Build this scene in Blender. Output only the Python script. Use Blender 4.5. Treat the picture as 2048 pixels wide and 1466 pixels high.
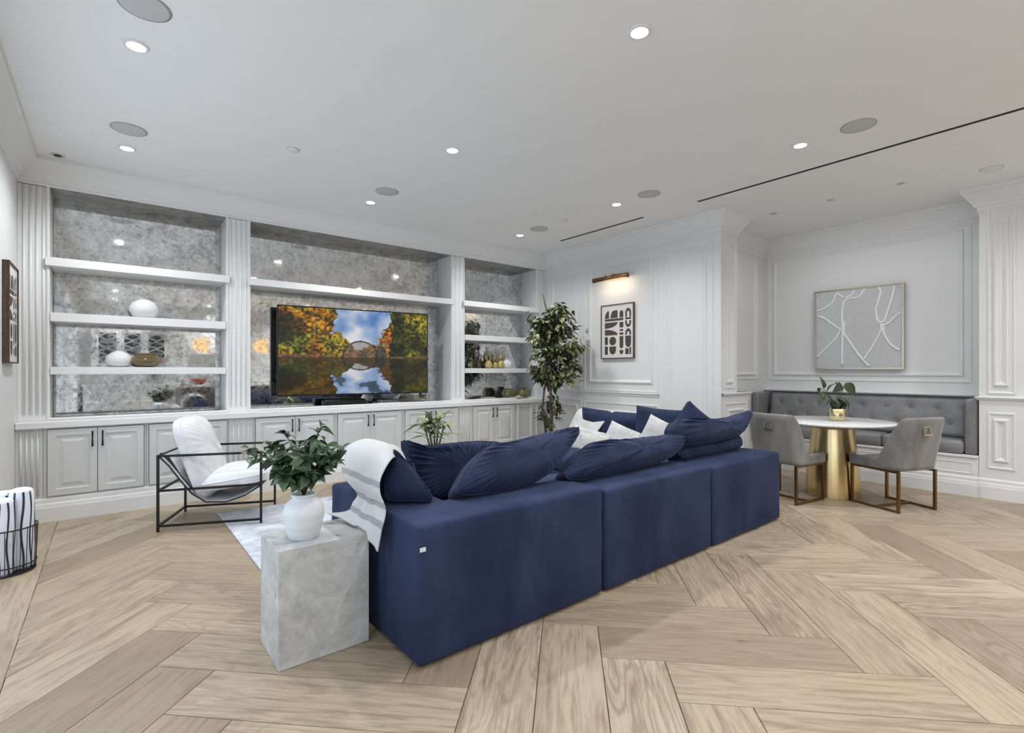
import bpy, bmesh, math, random
import numpy as np
from mathutils import Vector, Matrix
random.seed(7)
for _o in list(bpy.data.objects): bpy.data.objects.remove(_o)
S = bpy.context.scene
C = S.collection
PI = math.pi

# ------------------------------------------------------------------ camera, world, big light, exposure
cam = bpy.data.cameras.new('camera'); cam_o = bpy.data.objects.new('camera', cam); C.objects.link(cam_o)
cam.sensor_width = 36; cam.lens = 1001.5 / 2048 * 36; cam.shift_y = 8 / 2048; cam.clip_start = 0.02
cam_o.location = (0, 0, 1.28)
cam_o.rotation_euler = (PI / 2, 0, -math.atan((1024 - 217) / 1001.5))
S.camera = cam_o
S.view_settings.view_transform = 'Standard'; S.view_settings.look = 'None'
S.view_settings.gamma = 1; S.view_settings.use_curve_mapping = False
S.view_settings.exposure = 0.0
S.cycles.use_denoising = True
S.cycles.max_bounces = 7; S.cycles.diffuse_bounces = 4; S.cycles.glossy_bounces = 3; S.cycles.transparent_max_bounces = 8
S.cycles.use_adaptive_sampling = True; S.cycles.adaptive_threshold = 0.04
S.cycles.caustics_reflective = False; S.cycles.caustics_refractive = False
S.cycles.sample_clamp_indirect = 6
W = bpy.data.worlds.new('world'); S.world = W; W.use_nodes = True
W.node_tree.nodes['Background'].inputs[0].default_value = (0.74, 0.87, 1.0, 1)
W.node_tree.nodes['Background'].inputs[1].default_value = 2.25
DOWNLIGHT_W = 24.0      # watts of each recessed downlight
PENDANT_W = 26.0

CEIL = 3.10
YU = 5.91      # upper bookcase face
YM = 6.25      # mirror plane in the bookcase
YB = 5.775     # base cabinet face
XL = -0.60     # left wall
XA = 5.46      # panelled wall with the picture
XN = 7.30      # back of the seating niche
XP = 6.86      # right pillar face
YPIL = 2.964   # end face of the panelled wall
YNS = 3.29     # niche side wall
YPR = 0.98     # right pillar edge
YR = -4.6      # rear wall behind the camera

# ------------------------------------------------------------------ materials
def srgb(r, g, b):
    f = lambda c: (c / 255 / 12.92) if c / 255 <= 0.04045 else ((c / 255 + 0.055) / 1.055) ** 2.4
    return (f(r), f(g), f(b), 1)

def mat(name, col, rough=0.5, metal=0.0, **kw):
    m = bpy.data.materials.new(name); m.use_nodes = True
    b = m.node_tree.nodes['Principled BSDF']
    if len(col) == 3: col = (*col, 1)
    b.inputs['Base Color'].default_value = col
    b.inputs['Roughness'].default_value = rough
    b.inputs['Metallic'].default_value = metal
    for k, v in kw.items(): b.inputs[k.replace('_', ' ')].default_value = v
    return m

def nodes(m): return m.node_tree.nodes, m.node_tree.links, m.node_tree.nodes['Principled BSDF']

def noise_col(m, scale, c1, c2, detail=6, rough=0.6, mapscale=(1, 1, 1), coord='Object', lo=0.35, hi=0.65, bump=0.0, bdist=0.01, distort=0.0, rnd=False):
    n, l, b = nodes(m)
    tc = n.new('ShaderNodeTexCoord'); mp = n.new('ShaderNodeMapping'); mp.inputs['Scale'].default_value = mapscale
    l.new(tc.outputs[coord], mp.inputs['Vector'])
    if rnd:
        oi = n.new('ShaderNodeObjectInfo'); vm = n.new('ShaderNodeVectorMath'); vm.operation = 'SCALE'; vm.inputs['Scale'].default_value = 1.0
        mm = n.new('ShaderNodeMath'); mm.operation = 'MULTIPLY'; mm.inputs[1].default_value = 57.0
        cb = n.new('ShaderNodeCombineXYZ')
        l.new(oi.outputs['Random'], mm.inputs[0])
        for i in range(3): l.new(mm.outputs[0], cb.inputs[i])
        l.new(cb.outputs[0], mp.inputs['Location'])
    t = n.new('ShaderNodeTexNoise'); t.inputs['Scale'].default_value = scale; t.inputs['Detail'].default_value = detail
    t.inputs['Roughness'].default_value = rough; t.inputs['Distortion'].default_value = distort
    l.new(mp.outputs[0], t.inputs['Vector'])
    r = n.new('ShaderNodeValToRGB'); r.color_ramp.elements[0].position = lo; r.color_ramp.elements[1].position = hi
    r.color_ramp.elements[0].color = (*c1[:3], 1); r.color_ramp.elements[1].color = (*c2[:3], 1)
    l.new(t.outputs['Fac'], r.inputs[0]); l.new(r.outputs[0], b.inputs['Base Color'])
    if bump:
        bn = n.new('ShaderNodeBump'); bn.inputs['Strength'].default_value = bump; bn.inputs['Distance'].default_value = bdist
        l.new(t.outputs['Fac'], bn.inputs['Height']); l.new(bn.outputs[0], b.inputs['Normal'])
    return t, r, mp

def paint(name, c, rough=0.45):
    m = mat(name, c, rough)
    noise_col(m, 3.0, [x * 0.985 for x in c], c, bump=0.02, bdist=0.002)
    return m

WHITE = paint('white_paint', (0.80, 0.80, 0.795), 0.38)
WALLW = paint('wall_paint', (0.78, 0.78, 0.775), 0.5)
CEILM = paint('ceiling_paint', (0.89, 0.89, 0.89), 0.7)
CABW = paint('cabinet_paint', (0.63, 0.635, 0.63), 0.36)
BLACK = mat('black_iron', (0.012, 0.009, 0.008), 0.45, 0.4)
BLACKP = mat('black_plastic', (0.006, 0.006, 0.007), 0.3)
DARKSLOT = mat('dark_slot', (0.004, 0.004, 0.004), 0.8)
HANDLE = mat('dark_pull', (0.022, 0.020, 0.020), 0.35, 0.7)
GRILLE = mat('speaker_grille', (0.56, 0.56, 0.565), 0.8)
RIMG = mat('speaker_rim', (0.40, 0.40, 0.40), 0.6)
TRIMW = mat('light_trim', (0.8, 0.8, 0.8), 0.4)
BRASS = mat('aged_brass', (0.28, 0.17, 0.07), 0.35, 1.0)
GOLDF = mat('pale_gold', (0.62, 0.55, 0.40), 0.3, 1.0)

def brushed(name, c1, c2, rough, ms):
    m = mat(name, c1, rough, 1.0)
    noise_col(m, 4.0, c1, c2, mapscale=ms, detail=4)
    return m
BRUSH = brushed('brushed_brass', (0.62, 0.45, 0.22), (0.80, 0.63, 0.36), 0.24, (3, 3, 0.15))
POTBR = brushed('pot_brass', (0.75, 0.60, 0.33), (0.88, 0.76, 0.5), 0.18, (3, 3, 0.3))
CHLEG = brushed('bronze_leg', (0.20, 0.125, 0.06), (0.27, 0.17, 0.08), 0.35, (5, 5, 1))

def velvet(name, c1, c2, sheen, tint, scale=3.0, rough=0.85, bump=0.12):
    m = mat(name, c1, rough)
    n, l, b = nodes(m)
    noise_col(m, scale, [x * 0.75 for x in c1], [x * 1.1 for x in c2], detail=8, lo=0.3, hi=0.72, bump=bump, bdist=0.01, distort=0.4, mapscale=(1, 1, 0.45))
    b.inputs['Sheen Weight'].default_value = sheen; b.inputs['Sheen Roughness'].default_value = 0.4
    b.inputs['Sheen Tint'].default_value = (*tint, 1)
    b.inputs['Specular IOR Level'].default_value = 0.25
    return m
NAVY = velvet('navy_velvet', (0.013, 0.023, 0.066), (0.029, 0.042, 0.097), 0.08, (0.45, 0.55, 0.9))
NAVYC = velvet('navy_velvet_cushion', (0.008, 0.015, 0.046), (0.025, 0.036, 0.085), 0.16, (0.5, 0.58, 0.9), 4.0)
NAVYG = velvet('navy_velvet_gusset_shade', (0.006, 0.010, 0.030), (0.016, 0.023, 0.056), 0.15, (0.5, 0.58, 0.9), 6.0)  # darker copy of the cushion velvet, nap shading painted into the gusset colour
GREYV = velvet('grey_velvet', (0.155, 0.152, 0.15), (0.30, 0.29, 0.285), 0.5, (0.9, 0.88, 0.86), 3.5)
GREYL = mat('grey_leather', (0.2, 0.2, 0.205), 0.42); noise_col(GREYL, 5.0, (0.175, 0.175, 0.18), (0.25, 0.25, 0.255), bump=0.05, bdist=0.004)
LINEN = mat('white_linen', (0.78, 0.78, 0.79), 0.9); noise_col(LINEN, 9, (0.64, 0.64, 0.655), (0.73, 0.73, 0.745), bump=0.25, bdist=0.006)
CREAM = mat('cream_linen', (0.62, 0.62, 0.60), 0.9); noise_col(CREAM, 9, (0.46, 0.46, 0.445), (0.58, 0.58, 0.57), bump=0.25, bdist=0.006)

def stripes(name, base, dark, axis, bands, soft=0.004, attr=None):
    """Cloth with woven bands: bands are (centre, half width) along an object axis."""
    m = mat(name, base, 0.95)
    n, l, b = nodes(m)
    tc = n.new('ShaderNodeTexCoord'); sp = n.new('ShaderNodeSeparateXYZ')
    if attr:
        at = n.new('ShaderNodeAttribute'); at.attribute_name = attr; l.new(at.outputs['Vector'], sp.inputs[0])
    else: l.new(tc.outputs['Object'], sp.inputs[0])
    acc = None
    for c, h in bands:
        s = n.new('ShaderNodeMath'); s.operation = 'SUBTRACT'; s.inputs[1].default_value = c; l.new(sp.outputs[axis], s.inputs[0])
        a = n.new('ShaderNodeMath'); a.operation = 'ABSOLUTE'; l.new(s.outputs[0], a.inputs[0])
        t = n.new('ShaderNodeMapRange'); t.inputs[1].default_value = h + soft; t.inputs[2].default_value = h - soft; l.new(a.outputs[0], t.inputs[0])
        if acc is None: acc = t.outputs[0]
        else:
            mx = n.new('ShaderNodeMath'); mx.operation = 'MAXIMUM'; l.new(acc, mx.inputs[0]); l.new(t.outputs[0], mx.inputs[1]); acc = mx.outputs[0]
    nz = n.new('ShaderNodeTexNoise'); nz.inputs['Scale'].default_value = 160; l.new(tc.outputs['Object'], nz.inputs['Vector'])
    mu = n.new('ShaderNodeMath'); mu.operation = 'MULTIPLY'; l.new(acc, mu.inputs[0])
    mr = n.new('ShaderNodeMapRange'); mr.inputs[1].default_value = 0.3; mr.inputs[2].default_value = 0.7; mr.inputs[3].default_value = 0.55; mr.inputs[4].default_value = 1.0
    l.new(nz.outputs['Fac'], mr.inputs[0]); l.new(mr.outputs[0], mu.inputs[1])
    mix = n.new('ShaderNodeMix'); mix.data_type = 'RGBA'; mix.inputs[6].default_value = (*base, 1); mix.inputs[7].default_value = (*dark, 1)
    l.new(mu.outputs[0], mix.inputs[0]); l.new(mix.outputs[2], b.inputs['Base Color'])
    bn = n.new('ShaderNodeBump'); bn.inputs['Strength'].default_value = 0.3; bn.inputs['Distance'].default_value = 0.003
    l.new(nz.outputs['Fac'], bn.inputs['Height']); l.new(bn.outputs[0], b.inputs['Normal'])
    return m

def wood_floor():
    m = mat('oak_plank', (0.4, 0.3, 0.2), 0.42)
    n, l, b = nodes(m)
    tc = n.new('ShaderNodeTexCoord'); oi = n.new('ShaderNodeObjectInfo')
    mm = n.new('ShaderNodeMath'); mm.operation = 'MULTIPLY'; mm.inputs[1].default_value = 83.0; l.new(oi.outputs['Random'], mm.inputs[0])
    cb = n.new('ShaderNodeCombineXYZ'); l.new(mm.outputs[0], cb.inputs[0]); l.new(mm.outputs[0], cb.inputs[1]); l.new(mm.outputs[0], cb.inputs[2])
    ad = n.new('ShaderNodeVectorMath'); ad.operation = 'ADD'; l.new(tc.outputs['Object'], ad.inputs[0]); l.new(cb.outputs[0], ad.inputs[1])
    def nz(ms, scale, detail, rough, dist):
        mp = n.new('ShaderNodeMapping'); mp.inputs['Scale'].default_value = ms; l.new(ad.outputs[0], mp.inputs['Vector'])
        t = n.new('ShaderNodeTexNoise'); t.inputs['Scale'].default_value = scale; t.inputs['Detail'].default_value = detail
        t.inputs['Roughness'].default_value = rough; t.inputs['Distortion'].default_value = dist; l.new(mp.outputs[0], t.inputs['Vector']); return t
    grain = nz((1.6, 22, 1), 2.2, 8, 0.65, 0.5)         # long fibres
    broad = nz((1.0, 5, 1), 1.6, 4, 0.6, 1.6)           # broad figure
    # cathedral rings
    mp = n.new('ShaderNodeMapping'); mp.inputs['Scale'].default_value = (0.55, 5.0, 1); l.new(ad.outputs[0], mp.inputs['Vector'])
    wv = n.new('ShaderNodeTexNoise'); wv.inputs['Scale'].default_value = 1.3; wv.inputs['Detail'].default_value = 2; wv.inputs['Distortion'].default_value = 0.8; l.new(mp.outputs[0], wv.inputs['Vector'])
    sn = n.new('ShaderNodeMath'); sn.operation = 'MULTIPLY'; sn.inputs[1].default_value = 95.0; l.new(wv.outputs['Fac'], sn.inputs[0])
    si = n.new('ShaderNodeMath'); si.operation = 'SINE'; l.new(sn.outputs[0], si.inputs[0])
    sr = n.new('ShaderNodeMapRange'); sr.inputs[1].default_value = 0.2; sr.inputs[2].default_value = 1.0; l.new(si.outputs[0], sr.inputs[0])
    # how strongly a plank shows its figure: per plank
    pw = n.new('ShaderNodeMath'); pw.operation = 'MULTIPLY'; pw.inputs[1].default_value = 7.31; l.new(oi.outputs['Random'], pw.inputs[0])
    fr = n.new('ShaderNodeMath'); fr.operation = 'FRACT'; l.new(pw.outputs[0], fr.inputs[0])
    fs = n.new('ShaderNodeMapRange'); fs.inputs[1].default_value = 0.55; fs.inputs[2].default_value = 1.0; fs.inputs[3].default_value = 0.06; fs.inputs[4].default_value = 0.6; l.new(fr.outputs[0], fs.inputs[0])
    ramp = n.new('ShaderNodeValToRGB'); e = ramp.color_ramp.elements
    e[0].position = 0.0; e[0].color = (0.30, 0.234, 0.160, 1); e[1].position = 1.0; e[1].color = (0.475, 0.392, 0.285, 1)
    x = e.new(0.5); x.color = (0.42, 0.338, 0.238, 1)
    l.new(oi.outputs['Random'], ramp.inputs[0])
    def mix(a, col, fac, mode='MIX'):
        q = n.new('ShaderNodeMix'); q.data_type = 'RGBA'; q.blend_type = mode
        l.new(a, q.inputs[6]); q.inputs[7].default_value = col; l.new(fac, q.inputs[0]); return q.outputs[2]
    g = n.new('ShaderNodeMapRange'); g.inputs[1].default_value = 0.47; g.inputs[2].default_value = 0.70; g.inputs[4].default_value = 0.8; l.new(grain.outputs['Fac'], g.inputs[0])
    c1 = mix(ramp.outputs[0], (0.20, 0.14, 0.092, 1), g.outputs[0])
    g2 = n.new('ShaderNodeMapRange'); g2.inputs[1].default_value = 0.50; g2.inputs[2].default_value = 0.70; g2.inputs[4].default_value = 0.75; l.new(broad.outputs['Fac'], g2.inputs[0])
    c2 = mix(c1, (0.235, 0.168, 0.112, 1), g2.outputs[0])
    mu = n.new('ShaderNodeMath'); mu.operation = 'MULTIPLY'; l.new(sr.outputs[0], mu.inputs[0]); l.new(fs.outputs[0], mu.inputs[1])
    c3 = mix(c2, (0.17, 0.12, 0.08, 1), mu.outputs[0])
    kn = n.new('ShaderNodeTexVoronoi'); kn.inputs['Scale'].default_value = 1.5
    mp2 = n.new('ShaderNodeMapping'); mp2.inputs['Scale'].default_value = (0.8, 1.6, 1); l.new(ad.outputs[0], mp2.inputs['Vector']); l.new(mp2.outputs[0], kn.inputs['Vector'])
    kr = n.new('ShaderNodeMapRange'); kr.inputs[1].default_value = 0.045; kr.inputs[2].default_value = 0.015; kr.inputs[4].default_value = 0.7; l.new(kn.outputs['Distance'], kr.inputs[0])
    c4 = mix(c3, (0.10, 0.065, 0.04, 1), kr.outputs[0])
    l.new(c4, b.inputs['Base Color'])
    bn = n.new('ShaderNodeBump'); bn.inputs['Strength'].default_value = 0.12; bn.inputs['Distance'].default_value = 0.003
    l.new(grain.outputs['Fac'], bn.inputs['Height']); l.new(bn.outputs[0], b.inputs['Normal'])
    return m
WOODF = wood_floor()
SUBF = mat('floor_joint', (0.055, 0.038, 0.025), 0.9)

def antique_mirror():
    m = mat('antique_mirror', (0.7, 0.7, 0.7), 0.06, 1.0)
    n, l, b = nodes(m)
    tc = n.new('ShaderNodeTexCoord')
    def nz(scale, detail, rough, dist=0.0):
        t = n.new('ShaderNodeTexNoise'); t.inputs['Scale'].default_value = scale; t.inputs['Detail'].default_value = detail
        t.inputs['Roughness'].default_value = rough; t.inputs['Distortion'].default_value = dist; l.new(tc.outputs['Object'], t.inputs['Vector']); return t
    a = nz(7.0, 9, 0.70, 0.8); c = nz(34, 6, 0.7, 0.3)
    ad = n.new('ShaderNodeMath'); ad.operation = 'MULTIPLY_ADD'; ad.inputs[1].default_value = 0.55; l.new(c.outputs['Fac'], ad.inputs[0])
    q = n.new('ShaderNodeMath'); q.operation = 'MULTIPLY'; q.inputs[1].default_value = 0.45; l.new(a.outputs['Fac'], q.inputs[0]); l.new(q.outputs[0], ad.inputs[2])
    r = n.new('ShaderNodeValToRGB'); e = r.color_ramp.elements
    e[0].position = 0.36; e[0].color = (0.32, 0.32, 0.315, 1); e[1].position = 0.60; e[1].color = (0.86, 0.86, 0.85, 1)
    x = e.new(0.49); x.color = (0.67, 0.67, 0.66, 1)
    l.new(ad.outputs[0], r.inputs[0]); l.new(r.outputs[0], b.inputs['Base Color'])
    rr = n.new('ShaderNodeMapRange'); rr.inputs[1].default_value = 0.42; rr.inputs[2].default_value = 0.56; rr.inputs[3].default_value = 0.10; rr.inputs[4].default_value = 0.015
    l.new(ad.outputs[0], rr.inputs[0]); l.new(rr.outputs[0], b.inputs['Roughness'])
    mt = n.new('ShaderNodeMapRange'); mt.inputs[1].default_value = 0.40; mt.inputs[2].default_value = 0.56; mt.inputs[3].default_value = 0.85; mt.inputs[4].default_value = 1.0
    l.new(ad.outputs[0], mt.inputs[0]); l.new(mt.outputs[0], b.inputs['Metallic'])
    return m
MIRROR = antique_mirror()
SOFFIT = mat('antique_soffit', (0.2, 0.2, 0.2), 0.45, 0.4); noise_col(SOFFIT, 9, (0.18, 0.18, 0.177), (0.42, 0.42, 0.415), detail=9, rough=0.7)

def stone(name, c1, c2, vein, scale=3.2, rough=0.35):
    m = mat(name, c1, rough)
    t, r, mp = noise_col(m, scale, c1, c2, detail=10, rough=0.68, lo=0.3, hi=0.68, distort=1.2)
    n, l, b = nodes(m)
    v = n.new('ShaderNodeTexNoise'); v.inputs['Scale'].default_value = scale * 1.3; v.inputs['Detail'].default_value = 8; v.inputs['Distortion'].default_value = 2.5
    l.new(mp.outputs[0], v.inputs['Vector'])
    s = n.new('ShaderNodeMath'); s.operation = 'SUBTRACT'; s.inputs[1].default_value = 0.5; l.new(v.outputs['Fac'], s.inputs[0])
    a = n.new('ShaderNodeMath'); a.operation = 'ABSOLUTE'; l.new(s.outputs[0], a.inputs[0])
    k = n.new('ShaderNodeMapRange'); k.inputs[1].default_value = 0.03; k.inputs[2].default_value = 0.0; k.inputs[4].default_value = 0.3; l.new(a.outputs[0], k.inputs[0])
    mx = n.new('ShaderNodeMix'); mx.data_type = 'RGBA'; mx.inputs[7].default_value = (*vein, 1)
    l.new(r.outputs[0], mx.inputs[6]); l.new(k.outputs[0], mx.inputs[0]); l.new(mx.outputs[2], b.inputs['Base Color'])
    # dark pits
    p = n.new('ShaderNodeTexNoise'); p.inputs['Scale'].default_value = 14; p.inputs['Detail'].default_value = 3; l.new(mp.outputs[0], p.inputs['Vector'])
    pk = n.new('ShaderNodeMapRange'); pk.inputs[1].default_value = 0.665; pk.inputs[2].default_value = 0.72; pk.inputs[4].default_value = 0.7; l.new(p.outputs['Fac'], pk.inputs[0])
    m2 = n.new('ShaderNodeMix'); m2.data_type = 'RGBA'; m2.inputs[7].default_value = (0.12, 0.12, 0.12, 1); l.new(mx.outputs[2], m2.inputs[6]); l.new(pk.outputs[0], m2.inputs[0]); l.new(m2.outputs[2], b.inputs['Base Color'])
    return m
TRAV = stone('grey_travertine', (0.34, 0.34, 0.335), (0.62, 0.62, 0.615), (0.68, 0.68, 0.69), 5.5, 0.5)
MARB = stone('white_marble', (0.62, 0.62, 0.615), (0.82, 0.82, 0.82), (0.45, 0.45, 0.46), 2.0, 0.2)
RUG = mat('pale_rug', (0.6, 0.62, 0.66), 0.95); noise_col(RUG, 5.0, (0.34, 0.37, 0.43), (0.64, 0.66, 0.69), detail=10, rough=0.7, lo=0.36, hi=0.6, bump=0.4, bdist=0.006)
CERAM = mat('white_ceramic', (0.70, 0.72, 0.75), 0.55); noise_col(CERAM, 2.0, (0.62, 0.64, 0.67), (0.76, 0.78, 0.80), mapscale=(1, 1, 14), bump=0.1, bdist=0.003)
PLAST = mat('matte_plaster', (0.76, 0.76, 0.76), 0.8)
BARK = mat('bark', (0.10, 0.075, 0.05), 0.9); noise_col(BARK, 12, (0.06, 0.045, 0.03), (0.17, 0.135, 0.10), mapscale=(1, 1, 0.3), bump=0.5)

def leafm(name, c1, c2, rough=0.4):
    m = mat(name, c1, rough)
    n, l, b = nodes(m)
    oi = n.new('ShaderNodeObjectInfo'); r = n.new('ShaderNodeValToRGB'); r.color_ramp.elements[0].color = (*c1, 1); r.color_ramp.elements[1].color = (*c2, 1)
    l.new(oi.outputs['Random'], r.inputs[0]); l.new(r.outputs[0], b.inputs['Base Color'])
    b.inputs['Subsurface Weight'].default_value = 0.0
    return m
LEAF1 = leafm('ficus_leaf', (0.035, 0.048, 0.016), (0.26, 0.275, 0.115))
LEAF2 = leafm('pothos_leaf', (0.018, 0.045, 0.024), (0.115, 0.185, 0.095))
LEAF3 = leafm('dracaena_leaf', (0.06, 0.095, 0.035), (0.30, 0.33, 0.17))
LEAF4 = leafm('philodendron_leaf', (0.015, 0.028, 0.012), (0.050, 0.075, 0.025), 0.3)
GREENST = mat('green_stem', (0.06, 0.09, 0.03), 0.6)
SOIL = mat('soil', (0.03, 0.02, 0.015), 1.0)

def glassy(name, c, alpha=0.55, rough=0.08):
    m = mat(name, c, rough); m.node_tree.nodes['Principled BSDF'].inputs['Alpha'].default_value = alpha
    return m
OLIVE = mat('olive_glass', (0.10, 0.09, 0.025), 0.08); OLIVE.node_tree.nodes['Principled BSDF'].inputs['Coat Weight'].default_value = 0.6
TANGLASS = mat('tan_glass', (0.20, 0.15, 0.07), 0.1); noise_col(TANGLASS, 3, (0.12, 0.085, 0.04), (0.30, 0.24, 0.13), mapscale=(1, 1, 5))
GOLDGL = mat('gold_glass', (0.50, 0.40, 0.16), 0.12, 0.35)
def emis(name, c, s):
    m = bpy.data.materials.new(name); m.use_nodes = True; n = m.node_tree.nodes; n.clear()
    e = n.new('ShaderNodeEmission'); e.inputs[0].default_value = (*c, 1); e.inputs[1].default_value = s
    o = n.new('ShaderNodeOutputMaterial'); m.node_tree.links.new(e.outputs[0], o.inputs[0]); m.cycles.emission_sampling = 'NONE'; return m
LAMPE = emis('lamp_lens', (1.0, 0.97, 0.93), 26.0)
WARME = emis('warm_lamp', (1.0, 0.78, 0.52), 5.0)
AMBER = emis('amber_glass_glow', (1.0, 0.62, 0.28), 1.6)

# ------------------------------------------------------------------ mesh helpers
class MB:
    def __init__(s): s.v = []; s.f = []
    def add(s, v, f):
        o = len(s.v); s.v += [tuple(p) for p in v]; s.f += [tuple(i + o for i in q) for q in f]; return s
    def box(s, x0, x1, y0, y1, z0, z1):
        x0, x1 = sorted((x0, x1)); y0, y1 = sorted((y0, y1)); z0, z1 = sorted((z0, z1))
        return s.add([(x0, y0, z0), (x1, y0, z0), (x1, y1, z0), (x0, y1, z0), (x0, y0, z1), (x1, y0, z1), (x1, y1, z1), (x0, y1, z1)],
                     [(0, 3, 2, 1), (4, 5, 6, 7), (0, 1, 5, 4), (1, 2, 6, 5), (2, 3, 7, 6), (3, 0, 4, 7)])
    def rings(s, rings, closed_ring=True, cap0=False, cap1=False, loop=False):
        n = len(rings[0]); o = len(s.v)
        for r in rings: s.v += [tuple(p) for p in r]
        R = len(rings)
        for i in range(R if loop else R - 1):
            a, b = o + i * n, o + ((i + 1) % R) * n
            for j in range(n if closed_ring else n - 1):
                k = (j + 1) % n; s.f.append((a + j, a + k, b + k, b + j))
        if cap0: s.f.append(tuple(o + j for j in range(n))[::-1])
        if cap1: s.f.append(tuple(o + (R - 1) * n + j for j in range(n)))
        return s
    def tube(s, pts, r, n=8, cap=True, square=False):
        pts = [Vector(p) for p in pts]; rs = r if isinstance(r, (list, tuple)) else [r] * len(pts)
        rings = []; up = None
        for i, p in enumerate(pts):
            d = (pts[min(i + 1, len(pts) - 1)] - pts[max(i - 1, 0)]).normalized()
            if up is None: up = Vector((0, 0, 1)) if abs(d.z) < 0.9 else Vector((1, 0, 0))
            a = d.cross(up)
            if a.length < 1e-4: up = Vector((0, 1, 0)); a = d.cross(up)
            a.normalize(); b = a.cross(d).normalized(); up = b
            off = PI / 4 if square else 0; m = 4 if square else n
            q = rs[i] * (2 ** .5 if square else 1)
            rings.append([p + a * math.cos(2 * PI * k / m + off) * q + b * math.sin(2 * PI * k / m + off) * q for k in range(m)])
        return s.rings(rings, True, cap, cap)
    def lathe(s, prof, c=(0, 0, 0), n=32, cap0=True, cap1=True):
        return s.rings([[(c[0] + r * math.cos(2 * PI * k / n), c[1] + r * math.sin(2 * PI * k / n), c[2] + z) for k in range(n)] for r, z in prof], True, cap0, cap1)
    def prism(s, poly, z0, z1):
        n = len(poly)
        return s.add([(x, y, z0) for x, y in poly] + [(x, y, z1) for x, y in poly],
                     [tuple(range(n))[::-1], tuple(range(n, 2 * n))] + [(i, (i + 1) % n, n + (i + 1) % n, n + i) for i in range(n)])
    def frame(s, fn, a0, a1, b0, b1, prof):
        """Mitred moulding around a rectangle: prof = [(inset, proud)]; fn(a, b, proud) -> point."""
        rings = [[fn(a0 + i, b0 + i, h), fn(a1 - i, b0 + i, h), fn(a1 - i, b1 - i, h), fn(a0 + i, b1 - i, h)] for i, h in prof]
        return s.rings(rings, True)
    def plan(s, path, prof, closed=False):
        """Sweep a profile [(offset to the right of the path, z)] along a plan polyline with mitres."""
        P = [Vector(p) for p in path]; n = len(P); rings = []
        for i in range(n):
            d0 = (P[i] - P[i - 1]).normalized() if (i > 0 or closed) else None
            d1 = (P[(i + 1) % n] - P[i]).normalized() if (i < n - 1 or closed) else None
            d0 = d0 or d1; d1 = d1 or d0
            n0 = Vector((d0.y, -d0.x)); n1 = Vector((d1.y, -d1.x))
            mm = (n0 + n1); mm = mm / max(mm.dot(n0), 0.05) if mm.length > 1e-6 else n0
            rings.append([(P[i].x + mm.x * o, P[i].y + mm.y * o, z) for o, z in prof])
        return s.rings(rings, False, loop=closed)
    def grid(s, fn, nu, nv, wrap_u=False):
        o = len(s.v)
        for i in range(nu + (0 if wrap_u else 1)):
            for j in range(nv + 1): s.v.append(tuple(fn(i / nu, j / nv)))
        m = nu if wrap_u else nu + 1
        for i in range(nu):
            for j in range(nv):
                a = o + i * (nv + 1) + j; b = o + ((i + 1) % m) * (nv + 1) + j
                s.f.append((a, b, b + 1, a + 1))
        return s

def fix_normals(me):
    bm = bmesh.new(); bm.from_mesh(me); bmesh.ops.recalc_face_normals(bm, faces=bm.faces); bm.to_mesh(me); bm.free()

def base_of(o):
    p = Vector((0, 0, 0)); q = o
    while q is not None: p += q.location; q = q.parent
    return p

def obj(name, mb, m, parent=None, smooth=False, local=False, bevel=0.0, seg=2, sub=0, origin=None, angle=None):
    """One mesh object. World coordinates unless local; origin at its base for top-level meshes."""
    me = bpy.data.meshes.new(name)
    v = mb.v
    if not local:
        if parent is not None: org = base_of(parent)
        elif origin is not None: org = Vector(origin)
        else:
            a = np.array(v); lo = a.min(0); hi = a.max(0); org = Vector(((lo[0] + hi[0]) / 2, (lo[1] + hi[1]) / 2, lo[2]))
        v = [(p[0] - org[0], p[1] - org[1], p[2] - org[2]) for p in v]
    me.from_pydata(v, [], mb.f); me.update(); fix_normals(me)
    if m is not None: me.materials.append(m)
    if smooth: me.polygons.foreach_set('use_smooth', [True] * len(me.polygons))
    o = bpy.data.objects.new(name, me); C.objects.link(o)
    if parent is not None: o.parent = parent
    elif not local: o.location = org
    if bevel:
        b = o.modifiers.new('bevel', 'BEVEL'); b.width = bevel; b.segments = seg; b.limit_method = 'ANGLE'; b.angle_limit = math.radians(40)
        if angle is None and not smooth: me.polygons.foreach_set('use_smooth', [True] * len(me.polygons)); b.harden_normals = True
    if sub:
        q = o.modifiers.new('sub', 'SUBSURF'); q.levels = sub; q.render_levels = sub
    return o

def tag(o, label, cat=None, group=None, kind=None):
    o['label'] = label
    if cat: o['category'] = cat
    if group: o['group'] = group
    if kind: o['kind'] = kind
    return o

def thing(name, label, cat, loc=(0, 0, 0), rotz=0, group=None):
    o = bpy.data.objects.new(name, None); C.objects.link(o); o.location = loc; o.rotation_euler = (0, 0, rotz); o.empty_display_size = 0.1
    return tag(o, label, cat, group)

def struct(name, mb, m, label=None, **kw):
    o = obj(name, mb, m, **kw)
    if o.parent is None: o['kind'] = 'structure'
    if label: o['label'] = label
    return o

def copy_tree(o, parent=None):
    c = o.copy(); C.objects.link(c); c.parent = parent
    for ch in list(o.children): copy_tree(ch, c)
    return c

def smoothnoise(p, seed=0.0):
    x, y, z = p
    return (math.sin(x * 1.7 + seed * 3.1 + 1.3 * math.sin(y * 1.1 + seed)) + math.sin(y * 2.3 - seed * 1.7 + 0.9 * math.sin(z * 1.9)) + math.sin(z * 2.1 + x * 0.9 + seed * 5.3)) / 3

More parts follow.
